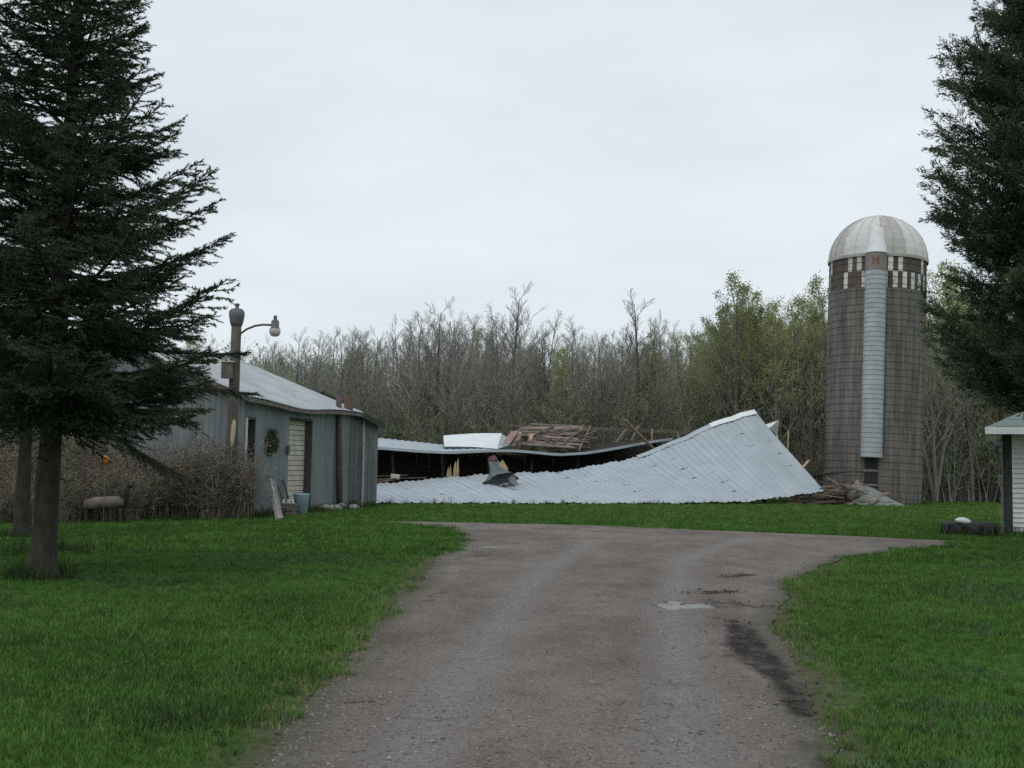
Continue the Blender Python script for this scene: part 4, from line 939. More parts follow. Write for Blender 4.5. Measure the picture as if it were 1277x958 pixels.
# ================================================================== TREES
def conifer_mesh(seed, H, z0, Rm, dens=1.0, droop=.25, cap=None):
    r = np.random.default_rng(seed); tr = ([], [], [], []); nd_p = []; nd_d = []; nl = []; nw = []
    def seg(a, b, ra, rb):
        tr[0].append(a); tr[1].append(b); tr[2].append(ra); tr[3].append(rb)
    zz = z0; az = r.uniform(0, 6.28)
    nmain = 0
    while zz < H - .15:
        q = (zz - z0) / (H - z0); az += 2.399 + r.normal(0, .25); nmain += 1
        Lb = (Rm * (1 - q) ** .74 * (1 if q > .1 else .78 + 2.2 * q)) * r.uniform(.62, 1.08) + .12
        if r.random() < .10: Lb *= 1.13
        if nmain % 3 == 0: Lb = min(Lb, r.uniform(.35, 1.0)); 
        sl = -.16 + .75 * q + r.normal(0, .12)
        if cap: Lb = min(Lb, cap(az, zz, Lb, sl))
        d = np.array([math.cos(az), math.sin(az)]); n = 8; pts = []
        for i in range(n + 1):
            t = i / n; pts.append(np.array([d[0] * Lb * t, d[1] * Lb * t, zz + Lb * (sl * t + .32 * t * t * (1 - .5 * q))]))
        rb0 = .012 + .011 * Lb
        for i in range(n): seg(pts[i], pts[i + 1], rb0 * (1 - i / n) + .004, rb0 * (1 - (i + 1) / n) + .004)
        pts = np.array(pts); side = np.array([-d[1], d[0], 0.])
        ns = int((Lb / .075) * dens) + 3
        tw = []
        for i in range(ns):
            t = .10 + .9 * (i + r.random()) / ns; k = min(int(t * n), n - 1); b = pts[k] + (pts[k + 1] - pts[k]) * (t * n - k)
            fw = (pts[k + 1] - pts[k]); fw /= np.linalg.norm(fw); sg = 1 if i % 2 else -1
            l2 = (.14 + .40 * Lb * (1 - t) ** .8 * (.4 + .6 * min(1, t * 3))) * r.uniform(.6, 1.15); l2 = min(l2, .75)
            dr2 = fw * .75 + side * sg * r.uniform(.5, .95) + np.array([0, 0, r.normal(-.10, .16)]); dr2 /= np.linalg.norm(dr2)
            e = b + dr2 * l2 + np.array([0, 0, -droop * l2 * l2]); tw.append((b, e, l2)); seg(b, e, .005, .003)
            if l2 > .28:
                for m in range(int(l2 / .10)):
                    t2 = r.uniform(.25, .95); b2 = b + (e - b) * t2; d3 = dr2 * .7 + np.cross(dr2, [0, 0, 1]) * r.choice([-1, 1]) * .7 + np.array([0, 0, r.normal(-.1, .2)]); l3 = l2 * .38 * r.uniform(.6, 1.2); tw.append((b2, b2 + d3 * l3, l3))
        tw.append((pts[n // 2], pts[n], Lb / 2))
        for a, b, l in tw:
            m = max(6, int(l * 150 * dens)); t = r.random(m)[:, None]; p = a + (b - a) * t; ax = (b - a) / (np.linalg.norm(b - a) + 1e-9)
            rad = r.normal(size=(m, 3)); rad -= (rad @ ax)[:, None] * ax; rad /= np.linalg.norm(rad, axis=1, keepdims=True)
            nd_p.append(p); nd_d.append(ax * .9 + rad * .75); nl.append(r.uniform(.035, .06, m)); nw.append(r.uniform(.010, .017, m))
        zz += (.040 if q < .8 else .06) / dens * r.uniform(.6, 1.4)
    limbs = segs_mesh('limbs', *tr, k=3)
    p = np.concatenate(nd_p); crown = blades_mesh('crown', p, np.concatenate(nd_d), np.concatenate(nl), np.concatenate(nw))
    return limbs, crown
def trunk_mb(H, r0, flare=1.5, lean=(0, 0), seed=0, n=14, rings=22):
    mb = MB(); rr = random.Random(seed); ph = [rr.uniform(0, 6) for _ in range(4)]
    def g(i, j):
        t = i / rings; z = H * t ** 1.5 - .15 * (1 - t) ; r = r0 * (1 - t ** 1.5) ** .9 + .012; r *= 1 + (flare - 1) * math.exp(-max(z, 0) / .22) * (1 + .25 * math.sin(3 * 2 * math.pi * j / n + ph[0]))
        a = 2 * math.pi * j / n; r *= 1 + .05 * math.sin(2 * a + z * 3 + ph[1]) + .04 * math.sin(5 * a + z * 5 + ph[2])
        return (lean[0] * z / H + r * math.cos(a), lean[1] * z / H + r * math.sin(a), z)
    mb.grid(g, rings, n); return mb
SP = G(52, 722); SP.z = 0
spr = empty('spruce_tree', SP, 'large dark spruce on the lawn with bare lower trunk and drooping boughs', 'tree')
def place(par, o): o.parent = par; return o
t_ = trunk_mb(11.8, .155, 1.6, seed=3).build('trunk', bark, None, smooth=True); place(spr, t_)
spy = [-300, 0, 50, 130, 200, 240, 270, 310, 350, 400, 440, 490, 520, 700]; spx = [120, 160, 172, 210, 258, 262, 283, 275, 278, 270, 290, 300, 240, 170]
def cap_spruce(az, z, Lb, sl):
    tipz = z + Lb * (sl + .3); p = SP + Vector((math.cos(az) * Lb, math.sin(az) * Lb, tipz)); v = p - CAM; dpt = v.dot(f_); px = CX + F * v.dot(r_) / dpt; py = CY - F * v.dot(u_) / dpt
    lim = float(np.interp(py, spy, spx))
    if px <= lim or math.cos(az) < .2: return Lb
    return max(.3, Lb * (lim - 60) / (px - 60))
lm, cm = conifer_mesh(5, 12.0, 2.05, 2.95, 1.14, cap=cap_spruce)
place(spr, mesh_obj('limbs', lm, bark)); place(spr, mesh_obj('crown', cm, spruceM)); spr.rotation_euler = (0, R(1.0), 0)
# dead stubs on the bare trunk
for k in range(9):
    z = rnd.uniform(.7, 2.2); a = rnd.uniform(0, 6.28); mb = MB(); mb.tube([(.12 * math.cos(a), .12 * math.sin(a), z), (.34 * math.cos(a), .34 * math.sin(a), z + rnd.uniform(-.1, .06))], [.016, .006], 5); place(spr, mb.build('dead_stub', bark, None))
# a long low bough drooping to the right
SP2 = G(26, 672); SP2.z = 0
sp2 = empty('spruce_tree', SP2, 'slimmer spruce standing behind the large spruce beside the dry brush', 'tree')
place(sp2, trunk_mb(8.2, .15, 1.4, seed=5).build('trunk', bark, None, smooth=True))
lm2, cm2 = conifer_mesh(9, 8.3, 2.3, 2.5, .85); place(sp2, mesh_obj('limbs', lm2, bark)); place(sp2, mesh_obj('crown', cm2, spruceM))
# drooping bough: separate branch of the big spruce
def bough(par, pts, width, seed):
    r = np.random.default_rng(seed); pts = np.array(pts); n = len(pts) - 1; S0, S1, A, B = [], [], [], []; P_, D_, L_, W_ = [], [], [], []
    for i in range(n): S0.append(pts[i]); S1.append(pts[i + 1]); A.append(.035 * (1 - i / n) + .006); B.append(.035 * (1 - (i + 1) / n) + .006)
    for i in range(90):
        t = .25 + .75 * (i + r.random()) / 90; k = min(int(t * n), n - 1); b = pts[k] + (pts[k + 1] - pts[k]) * (t * n - k); fw = pts[k + 1] - pts[k]; fw /= np.linalg.norm(fw)
        sd = np.cross(fw, [0, 0, 1]); sd /= np.linalg.norm(sd); l2 = width * (1.15 - t) * r.uniform(.5, 1.2) + .08; dv = fw * .8 + sd * (1 if i % 2 else -1) * r.uniform(.4, .9) + np.array([0, 0, r.normal(-.12, .2)]); e = b + dv * l2
        S0.append(b); S1.append(e); A.append(.006); B.append(.003)
        for a_, b_ in ((b, e), (b + (e - b) * .4, b + (e - b) * .4 + (fw * .7 - sd * .5) * l2 * .45), (b + (e - b) * .6, b + (e - b) * .6 + (fw * .4 + sd * .7) * l2 * .4)):
            l = np.linalg.norm(b_ - a_); m = max(5, int(l * 110)); t2 = r.random(m)[:, None]; ax = (b_ - a_) / l; rad = r.normal(size=(m, 3)); rad -= (rad @ ax)[:, None] * ax; rad /= np.linalg.norm(rad, axis=1, keepdims=True)
            P_.append(a_ + (b_ - a_) * t2); D_.append(ax * .9 + rad * .75); L_.append(r.uniform(.026, .046, m)); W_.append(r.uniform(.007, .012, m))
    bo = place(par, mesh_obj('bough', segs_mesh('bough', S0, S1, A, B, 4), bark)); nd = mesh_obj('needles', blades_mesh('needles', np.concatenate(P_), np.concatenate(D_), np.concatenate(L_), np.concatenate(W_)), spruceM); nd.parent = bo
def loc_px(px, py, Y): return tuple(P(px, py, Y) - SP)
bough(spr, [loc_px(70, 505, 15.1), loc_px(110, 525, 14.9), loc_px(150, 548, 14.8), loc_px(185, 572, 14.7), loc_px(215, 590, 14.6), loc_px(245, 600, 14.6)], .42, 1)
bough(spr, [loc_px(65, 470, 15.1), loc_px(130, 478, 14.8), loc_px(200, 480, 14.6), loc_px(260, 482, 14.5), loc_px(312, 486, 14.5)], .42, 2)
bough(spr, [loc_px(65, 420, 15.1), loc_px(130, 428, 15.0), loc_px(200, 436, 14.9), loc_px(260, 438, 14.8), loc_px(300, 436, 14.8)], .40, 3)
bough(spr, [loc_px(65, 480, 15.1), loc_px(120, 500, 15.3), loc_px(180, 515, 15.5), loc_px(230, 525, 15.6)], .45, 4)

# cedar at the right
CP = Vector((P(1338, 640, 20).x, 20, 0)); CT = 14.2
ced = empty('cedar_tree', CP, 'tall dark cedar with feathery sprays overhanging the house corner', 'tree')
place(ced, trunk_mb(CT - .5, .24, 1.4, seed=8).build('trunk', bark, None, smooth=True))
prof_y = [-340, -200, -100, 0, 60, 130, 200, 270, 305, 330, 355, 420, 450, 490, 515]; prof_r = [10, 45, 68, 104, 150, 160, 198, 200, 108, 108, 182, 172, 155, 110, 40]
prof_z = [1.6 + (594 - y) * 20 / 1400 for y in prof_y]; pr_m = [r * 20 / 1400 for r in prof_r]
def cedar():
    r = np.random.default_rng(21); T = ([], [], [], []); P_, D_, L_, W_ = [], [], [], []
    zz = 2.75; az = 0
    nb = 700
    for b in range(nb):
        z = 2.8 + (CT - 2.9) * (b + r.random()) / nb; az = b * 2.399 + r.normal(0, .3); Rz = float(np.interp(z, prof_z[::-1], pr_m[::-1]))
        lob = 1 + .10 * math.sin(3 * az + z * 1.3) + .07 * math.sin(5 * az - z * 2.1)
        if math.cos(az) > -.2: lob *= .97 + .12 * math.sin(z * 1.7 + az)
        Lb = max(.15, Rz * lob * (r.uniform(.42, 1.0) if b % 3 else r.uniform(.85, 1.0)) - .28); d = np.array([math.cos(az), math.sin(az), 0])
        a = np.array([0, 0, z - .28 * Lb]); m1 = d * Lb * .55 + np.array([0, 0, z - .34 * Lb]); e = d * Lb + np.array([0, 0, z])
        for q0, q1, r0_, r1_ in ((a, m1, .03, .018), (m1, e, .018, .006)): T[0].append(q0); T[1].append(q1); T[2].append(r0_); T[3].append(r1_)
        npl = 12
        for k in range(npl):
            t = 1 - .62 * (k / npl) ** 1.1; base = m1 + (e - m1) * (t - .55) / .45 if t > .55 else a + (m1 - a) * t / .55
            dv = d * r.uniform(.3, 1.0) + np.array([r.normal(0, .45), r.normal(0, .45), r.uniform(-.15, 1.0)]); dv /= np.linalg.norm(dv); l = r.uniform(.28, .62)
            tip = base + dv * l; T[0].append(base); T[1].append(tip); T[2].append(.006); T[3].append(.002)
            sd = np.cross(dv, r.normal(size=3)); sd /= np.linalg.norm(sd)
            m = 80; t2 = r.random(m); pos = base + dv * (l * t2)[:, None] + sd * (r.normal(0, .085, m) * (1.1 - t2))[:, None] + r.normal(0, .025, (m, 3))
            P_.append(pos); D_.append(dv * .9 + sd * r.normal(0, .6, m)[:, None] + r.normal(0, .3, (m, 3)) + np.array([0, 0, -.12])); L_.append(r.uniform(.05, .11, m)); W_.append(r.uniform(.014, .030, m))
    return segs_mesh('limbs', *T, k=3), blades_mesh('crown', np.concatenate(P_), np.concatenate(D_), np.concatenate(L_), np.concatenate(W_), tri=True)
lm3, cm3 = cedar(); place(ced, mesh_obj('limbs', lm3, bark)); place(ced, mesh_obj('crown', cm3, cedarM))

# woodland prototypes
def bare_tree(seed, H, spread, leaf_n, leaf_s, fork=False):
    r = np.random.default_rng(seed); T = ([], [], [], []); B = ([], [], [], []); tips = []
    def seg(A, a, b, ra, rb): A[0].append(a); A[1].append(b); A[2].append(ra); A[3].append(rb)
    def grow(p, d, l, rad, lvl):
        n = 3 if lvl < 3 else 2; pts = [p]
        for i in range(n):
            d = d + r.normal(0, .035, 3) + np.array([0, 0, .05]); d /= np.linalg.norm(d); q = pts[-1] + d * l / n; seg(B, pts[-1], q, rad * (1 - .75 * i / n), rad * (1 - .75 * (i + 1) / n)); pts.append(q)
        if lvl < 3:
            k = (7, 5)[lvl - 1]
            for j in range(k):
                t = .25 + .75 * (j + r.random()) / k; i = min(int(t * n), n - 1); b = pts[i] + (pts[i + 1] - pts[i]) * (t * n - i)
                h = r.normal(size=3); h -= h @ d * d; h /= np.linalg.norm(h); nd_ = d * .85 + h * .5; grow(b, nd_ / np.linalg.norm(nd_), l * (.55 - .2 * t) * r.uniform(.7, 1.2), rad * .45 + .003, lvl + 1)
        else: tips.extend(pts[1:])
        if lvl == 2: tips.append(pts[-1])
    stems = [(np.zeros(3), np.array([0, 0, 1.]), H, .0125 * H)]
    if fork: stems = [(np.zeros(3), np.array([r.normal(0, .12), r.normal(0, .12), 1.]), H * r.uniform(.85, 1), .010 * H) for _ in range(3)]
    for p, d, h, rad in stems:
        n = 12; pts = [p]; dd_ = d
        for i in range(n):
            dd_ = dd_ + r.normal(0, .018, 3) * (1 if i else 0); dd_[2] = max(dd_[2], .6); dd_ /= np.linalg.norm(dd_); q = pts[-1] + dd_ * h / n; seg(T, pts[-1], q, rad * (1 - i / n) ** .8 + .01, rad * (1 - (i + 1) / n) ** .8 + .01); pts.append(q)
        nb = 24 if not fork else 13
        for j in range(nb):
            t = .28 + .72 * (j + r.random()) / nb; i = min(int(t * n), n - 1); b = pts[i] + (pts[i + 1] - pts[i]) * (t * n - i); az = j * 2.4 + r.normal(0, .4); el = r.uniform(.85, 1.25); d1 = np.array([math.cos(az) * math.cos(el), math.sin(az) * math.cos(el), math.sin(el)])
            grow(b, d1, (spread * (1.05 - t) + .06) * H * r.uniform(.7, 1.2), rad * .32 * (1.15 - t) + .012, 1)
    tr = segs_mesh('trunk', *T, k=6); cr_ = segs_mesh('crown', *B, k=3); lf = None
    if leaf_n:
        tips = np.array(tips); p = tips[r.integers(0, len(tips), leaf_n)] + r.normal(0, .16, (leaf_n, 3)); lf = blades_mesh('leaves', p, r.normal(size=(leaf_n, 3)), r.uniform(.6, 1.3, leaf_n) * leaf_s, r.uniform(.5, .9, leaf_n) * leaf_s, tri=False)
    for m_, q in ((greybark, tr), (twigm, cr_)): m_ and q.materials.append(m_)
    return tr, cr_, lf, H
PB = [bare_tree(30 + i, 14, .24 + .04 * (i % 3), 1000, .08, fork=(i == 2)) for i in range(6)]
PBARE = [bare_tree(50 + i, 14, .33, 0, .05, fork=(i == 1)) for i in range(4)]
PL = [bare_tree(40 + i, 14, .30, 4200, .13, fork=(i == 2)) for i in range(4)]
for q in PB: q[2].materials.append(budM)
for q in PL: q[2].materials.append(leafM)
def wood_tree(proto, px, Y, ytop, label, group, name, sx=1.0):
    x = P(px, 560, Y).x; H = 1.6 + (583 + .0157 * (px - 638) - ytop) * Y / F; o = empty(name, (x, Y, 0), label, 'tree', group, rnd.uniform(0, 6.28)); k = H / proto[3] / 1.09; o.scale = (k * sx, k * sx, k)
    for nm, me in (('trunk', proto[0]), ('crown', proto[1]), ('leaves', proto[2])):
        if me is None: continue
        q = bpy.data.objects.new(nm, me); link(q); q.parent = o
    return o
top_px = [-100, 250, 300, 350, 420, 500, 560, 640, 700, 760, 800, 860, 900, 960, 985, 1030, 1100, 1160, 1200, 1240, 1400]
top_y = [400, 402, 402, 400, 396, 374, 372, 374, 384, 384, 380, 382, 352, 352, 380, 352, 360, 352, 332, 340, 350]
special = [(640, 70, 350, 'bare'), (577, 72, 362, 'bare'), (795, 71, 358, 'bare'), (523, 73, 376, 'bare'), (548, 75, 370, 'bare'), (735, 74, 386, 'bare')]
for k, (px, Y, yt, kd) in enumerate(special):
    wood_tree(PBARE[k % 4], px, Y, yt, 'tall leafless grey tree standing above the woodland behind the barn', 'taller bare trees', 'bare_tree', 1.35)
for k, (px, Y, yt) in enumerate([(918, 70, 338), (942, 72, 345), (1012, 70, 348), (1036, 71, 342), (1178, 66, 326), (1208, 68, 322), (1232, 67, 345), (985, 74, 368), (968, 69, 380), (890, 73, 372)]):
    wood_tree(PL[k % 4], px, Y, yt, 'yellow-green leafing tree at the wood edge around the silo', 'leafing trees around the silo', 'leafing_tree', 1.1)
for k in range(200):
    px = -60 + 1420 * ((k * .618034) % 1) + rnd.uniform(-6, 6); Y = 69 + 46 * rnd.random() ** 1.4 - (5 if px > 1150 else 0)
    yt = float(np.interp(px, top_px, top_y)) + abs(rnd.gauss(0, 30)) + 4
    wh = 'behind the long shed' if px < 455 else 'behind the collapsed barn' if px < 985 else 'behind the silo' if px < 1160 else 'between the silo and the house'
    green = rnd.random() < (.72 if px > 860 else .10)
    if green: wood_tree(PL[k % 4], px, Y, yt + 6, 'yellow-green leafing tree deep in the wood ' + wh, 'leafing trees ' + wh, 'leafing_tree')
    elif rnd.random() < .6: wood_tree(PB[k % 6], px, Y, yt, 'slender grey-brown tree with olive buds in the wood ' + wh, 'budding trees ' + wh, 'budding_tree')
    else: wood_tree(PBARE[k % 3], px, Y, yt, 'slender leafless tree in the wood ' + wh, 'leafless trees ' + wh, 'bare_tree')
# far wood mass and undergrowth (uncountable)
def joined(p):
    o = bpy.data.objects.new('far_tree', None)
protos = []
for q in (PB[0], PB[1], PBARE[0], PL[1]):
    for part in (0,):
        bm = bmesh.new(); bm.from_mesh(q[0]); bm.from_mesh(q[1]); n0 = len(bm.faces)
        if q[2]: bm.from_mesh(q[2])
        me = bpy.data.meshes.new('far_tree'); bm.faces.ensure_lookup_table()
        for f in bm.faces[n0:]: f.material_index = 1
        bm.to_mesh(me); bm.free(); me.materials.append(twigm); me.materials.append(q[2].materials[0] if q[2] else twigm); protos.append(bpy.data.objects.new('far_tree', me))
n = 330; Y = rng.uniform(112, 170, n); px = rng.uniform(-120, 1400, n); X = (px - 638) / F * Y; tp_ = np.interp(px, top_px, top_y) + 58 + rng.normal(0, 8, n); sc = (1.6 + (583 - tp_) * Y / F) / 14
idx = np.where((px > 860) & (rng.random(n) < .5), 3, rng.integers(0, 3, n))
scatter('distant_woodland', np.stack([X, Y, np.zeros(n)], 1), np.stack([np.zeros(n), np.zeros(n), rng.uniform(0, 6.28, n)], 1), sc, idx, protos, twigm, 'far-off bare woodland behind the nearer trees', 'woodland')
def sapling(seed, H, leaf_n, m):
    r = np.random.default_rng(seed); T = ([], [], [], []); tips = []
    for s in range(7):
        az = r.uniform(0, 6.28); p = np.array([r.normal(0, .35), r.normal(0, .35), 0]); d = np.array([math.cos(az) * .25, math.sin(az) * .25, 1]); h = H * r.uniform(.5, 1)
        for i in range(5):
            q = p + d / np.linalg.norm(d) * h / 5; T[0].append(p); T[1].append(q); T[2].append(.022 * (1 - i / 6)); T[3].append(.022 * (1 - (i + 1) / 6))
            for j in range(3):
                t = q + np.array([r.normal(0, .4), r.normal(0, .4), r.uniform(.2, .8)]) * h * .18; T[0].append(q); T[1].append(t); T[2].append(.01); T[3].append(.005); tips += [t, (t + q) / 2]
            p = q; d = d + r.normal(0, .12, 3)
    tw = segs_mesh('sapling', *T, k=3); tips = np.array(tips); p = tips[r.integers(0, len(tips), leaf_n)] + r.normal(0, .2, (leaf_n, 3)); lf = blades_mesh('leaf', p, r.normal(size=(leaf_n, 3)), r.uniform(.06, .13, leaf_n), r.uniform(.05, .09, leaf_n), tri=False)
    bm = bmesh.new(); bm.from_mesh(tw); n0 = len(bm.faces); bm.from_mesh(lf); bm.faces.ensure_lookup_table()
    for f in bm.faces[n0:]: f.material_index = 1
    me = bpy.data.meshes.new('sapling'); bm.to_mesh(me); bm.free(); me.materials.append(twigm); me.materials.append(m); return bpy.data.objects.new('sapling', me)
underM = mat('undergrowth_leaves', (.16, .20, .085), (.09, .12, .05), scale=.8, trans=.35, rand=.4)
saps = [sapling(60, 4.5, 700, underM), sapling(61, 6, 900, budM), sapling(62, 3, 600, underM), sapling(63, 7, 500, budM)]
n = 1700; Y = 68 + 70 * rng.random(n) ** 1.2; px = rng.uniform(-80, 1380, n); Y = np.where(px > 1150, Y - 4, Y); X = (px - 638) / F * Y
scatter('undergrowth', np.stack([X, Y, np.zeros(n)], 1), np.stack([np.zeros(n), np.zeros(n), rng.uniform(0, 6.28, n)], 1), rng.uniform(.7, 1.5, n), rng.integers(0, 4, n), saps, underM, 'tangled green and brown undergrowth below the woodland trees', 'undergrowth')
# reddish shrub behind the roof corner
rs = sapling(80, 2.9, 10, dryM); rme = rs.data; rme.materials[0] = mat('reddish_twigs', (.15, .08, .065), (.10, .055, .048), scale=3)
for (px, s_) in ((984, 1.25), (992, 1.0)):
    o = bpy.data.objects.new('red_twig_shrub', rme); link(o); o.location = P(px, 560, 66); o.location.z = 0; o.scale = (s_, s_, s_ * 1.3); o.rotation_euler = (0, 0, px); setup(o, None, 'reddish bare shrub growing behind the raised corner of the barn roof', 'shrub', 'reddish shrubs behind the barn roof')

# ================================================================== GRASS, WEEDS, GRAVEL
def tuft(seed, nb, h, w, spread_, m, bend=.5, name='grass_tuft'):
    r = random.Random(seed); mb = MB()
    for k in range(nb):
        a = r.uniform(0, 6.28); b = r.uniform(0, 6.28); p = Vector((spread_ * r.gauss(0, .5) , spread_ * r.gauss(0, .5), 0)); d = Vector((math.cos(a), math.sin(a), 0)); x = Vector((-d.y, d.x, 0)) * w / 2; hh = h * r.uniform(.5, 1.15); bd = bend * r.uniform(.2, 1.1) * hh
        m1 = p + d * bd * .35 + ZV * hh * .6; t = p + d * bd + ZV * hh
        mb.add([p - x, p + x, m1 + x * .8, m1 - x * .8, t], [(0, 1, 2, 3), (3, 2, 4)])
    me = bpy.data.meshes.new(name); me.from_pydata(mb.v, [], mb.f); me.materials.append(m); return bpy.data.objects.new(name, me)
straw = mat('dead_grass', (.26, .22, .12), (.16, .135, .075), scale=2, rand=.3)
blue = mat('bluish_grass', (.10, .19, .065), (.06, .125, .04), scale=2, trans=.25, rand=.3)
pale = mat('pale_grass', (.145, .235, .055), (.09, .155, .035), scale=1, trans=.25, world=True, rand=.4)
tufts = [tuft(i, 14, .065, .0055, .055, grassM, .7) for i in range(4)] + [tuft(9, 12, .075, .007, .05, pale, .8), tuft(10, 7, .06, .005, .08, straw, 1.4), tuft(11, 9, .08, .009, .05, blue, .9)]
far_t = [tuft(20 + i, 14, .085, .013, .10, grassM, .6) for i in range(3)] + [tuft(29, 12, .09, .014, .10, pale, .7)]
def inside_shed(X, Y):
    q = (X - P0.x) * UU.x + (Y - P0.y) * UU.y; v = (X - P0.x) * VV.x + (Y - P0.y) * VV.y; s1 = (q > -.05) & (q < LEN) & (v > -.05)
    s2 = (X < RB.x + .1) & (Y > RB.y - .05); s = (X - E0.x) * Ed.x + (Y - E0.y) * Ed.y; w = (X - E0.x) * Nd.x + (Y - E0.y) * Nd.y; s3 = (s > -3) & (s < s_e1 + .1) & (w > 0.12) & (w < 13)
    s4 = np.hypot(X - SX.x, Y - SX.y) < SR + .05; hc_, hs_ = math.cos(HROT), math.sin(HROT); lx_ = (X - hx) * hc_ + (Y - HY) * hs_; ly_ = -(X - hx) * hs_ + (Y - HY) * hc_; s5 = (lx_ > -.25) & (ly_ > 0)
    return s1 | s2 | s3 | s4 | s5
def band(y0, y1, dens, sl0=.52, mg=2.0):
    A = []; n = int((y1 - y0) * 2 * (sl0 * y1 + mg) * dens); Y = rng.uniform(y0, y1, n); X = rng.uniform(-1, 1, n) * (sl0 * y1 + mg); k = np.abs(X) < sl0 * Y + mg; return X[k], Y[k]
Xs, Ys = [], []
for y0, y1, dn_ in ((3.5, 8, 700), (8, 13, 420), (13, 20, 190)):
    x, y = band(y0, y1, dn_); Xs.append(x); Ys.append(y)
X = np.concatenate(Xs); Y = np.concatenate(Ys); d = drive_dist(X, Y); patch = fbm1(X * 1.1 + Y * .6, 31) + fbm1(Y * 1.7 - X, 32)
keep = (rng.random(len(X)) < np.clip((d + .12 + .10 * patch) / .55, 0, 1) ** 1.3) & ~inside_shed(X, Y); X, Y, d = X[keep], Y[keep], d[keep]; n = len(X); patch = patch[keep]
idx = np.where(rng.random(n) < np.clip(.10 + .5 * np.exp(-d / .5) + .08 * patch, 0, 1), 4, rng.integers(0, 4, n)); idx = np.where(rng.random(n) < .07 + .25 * np.exp(-d / .3), 5, idx); idx = np.where((rng.random(n) < .6) & (fbm1(X * 2.2 - Y, 51) + fbm1(Y * 2.7 + X, 52) > .75), 6, idx)
rot = np.stack([rng.normal(0, .12, n), rng.normal(0, .12, n), rng.uniform(0, 6.28, n)], 1)
scatter('lawn_grass', np.stack([X, Y, np.zeros(n)], 1), rot, (.75 + .22 * patch + rng.uniform(-.2, .35, n)).clip(.45, 1.7), idx, tufts, grassM, 'short green lawn grass on both sides of the gravel drive', 'grass')
Xs, Ys = [], []
for y0, y1, dn_ in ((20, 30, 85), (30, 46, 38), (46, 66, 20)):
    x, y = band(y0, y1, dn_); Xs.append(x); Ys.append(y)
X = np.concatenate(Xs); Y = np.concatenate(Ys); d = drive_dist(X, Y); pn = fbm1(X * 1.6 + Y * .7, 61) + fbm1(X * 3.1 - Y * 1.9, 62); keep = (rng.random(len(X)) < np.clip((d + .12 + .22 * pn) / .6, 0, 1)) & ~inside_shed(X, Y); X, Y = X[keep], Y[keep]; n = len(X)
rot = np.stack([rng.normal(0, .12, n), rng.normal(0, .12, n), rng.uniform(0, 6.28, n)], 1)
scatter('far_grass', np.stack([X, Y, np.zeros(n)], 1), rot, rng.uniform(.6, 1.3, n), np.where(rng.random(n) < .2 + .35 * np.clip((Y - 30) / 12, 0, 1), 3, rng.integers(0, 3, n)), far_t, grassM, 'short green grass between the drive and the fallen barn', 'grass')
# taller rough grass and weeds along walls, trees and the drive verge
tall = [tuft(40 + i, 16, .30, .012, .12, weedM, .6, 'weed_tuft') for i in range(3)]
wx, wy = [], []
def along(a, b, n, sd):
    for k in range(n):
        t = rnd.random(); p = Vector(a).lerp(Vector(b), t); wx.append(p.x + rnd.gauss(0, sd)); wy.append(p.y + rnd.gauss(0, sd))
along(SH(-1.2, .2, 0), SH(-6.2, 5, 0), 420, .6); along(SH(-6.2, 5, 0), SH(-6.8, 10.5, 0), 300, .6); along(SH(0, -.4, 0), SH(LEN, -.35, 0), 260, .18); along(S2(-.35, 0, 0), S2(-.35, 3, 0), 90, .15)
along((hx - .3, HY - .2, 0), (hx + 3.4, HY - 1.7, 0), 140, .12); along(ept(0) - Nd * .2, ept(18) - Nd * .2, 70, .14); along(G(5, 690), G(110, 690), 60, .5); along(TC - Vector((.9, .5, 0)), TC + Vector((1.6, -.5, 0)), 40, .15)
for p in (SP, SP2):
    for k in range(40): a = rnd.uniform(0, 6.28); wx.append(p.x + math.cos(a) * rnd.uniform(.22, .5)); wy.append(p.y + math.sin(a) * rnd.uniform(.22, .5))
for k in range(60): a = rnd.uniform(0, 6.28); wx.append(SX.x + math.cos(a) * 2.7); wy.append(SX.y + math.sin(a) * 2.7)
cv = G(225, 905)
for k in range(50): wx.append(cv.x + rnd.gauss(0, .22)); wy.append(cv.y + rnd.gauss(0, .16))
n = len(wx); scw = rng.uniform(.4, 1.1, n); scw[-50:] = rng.uniform(.3, .5, 50)
X, Y = np.array(wx), np.array(wy); scatter('rough_weeds', np.stack([X, Y, np.zeros(n)], 1), np.stack([rng.normal(0, .1, n), rng.normal(0, .1, n), rng.uniform(0, 6.28, n)], 1), scw, rng.integers(0, 3, n), tall, weedM, 'rough green weeds along walls, trunks and wreckage', 'weeds')
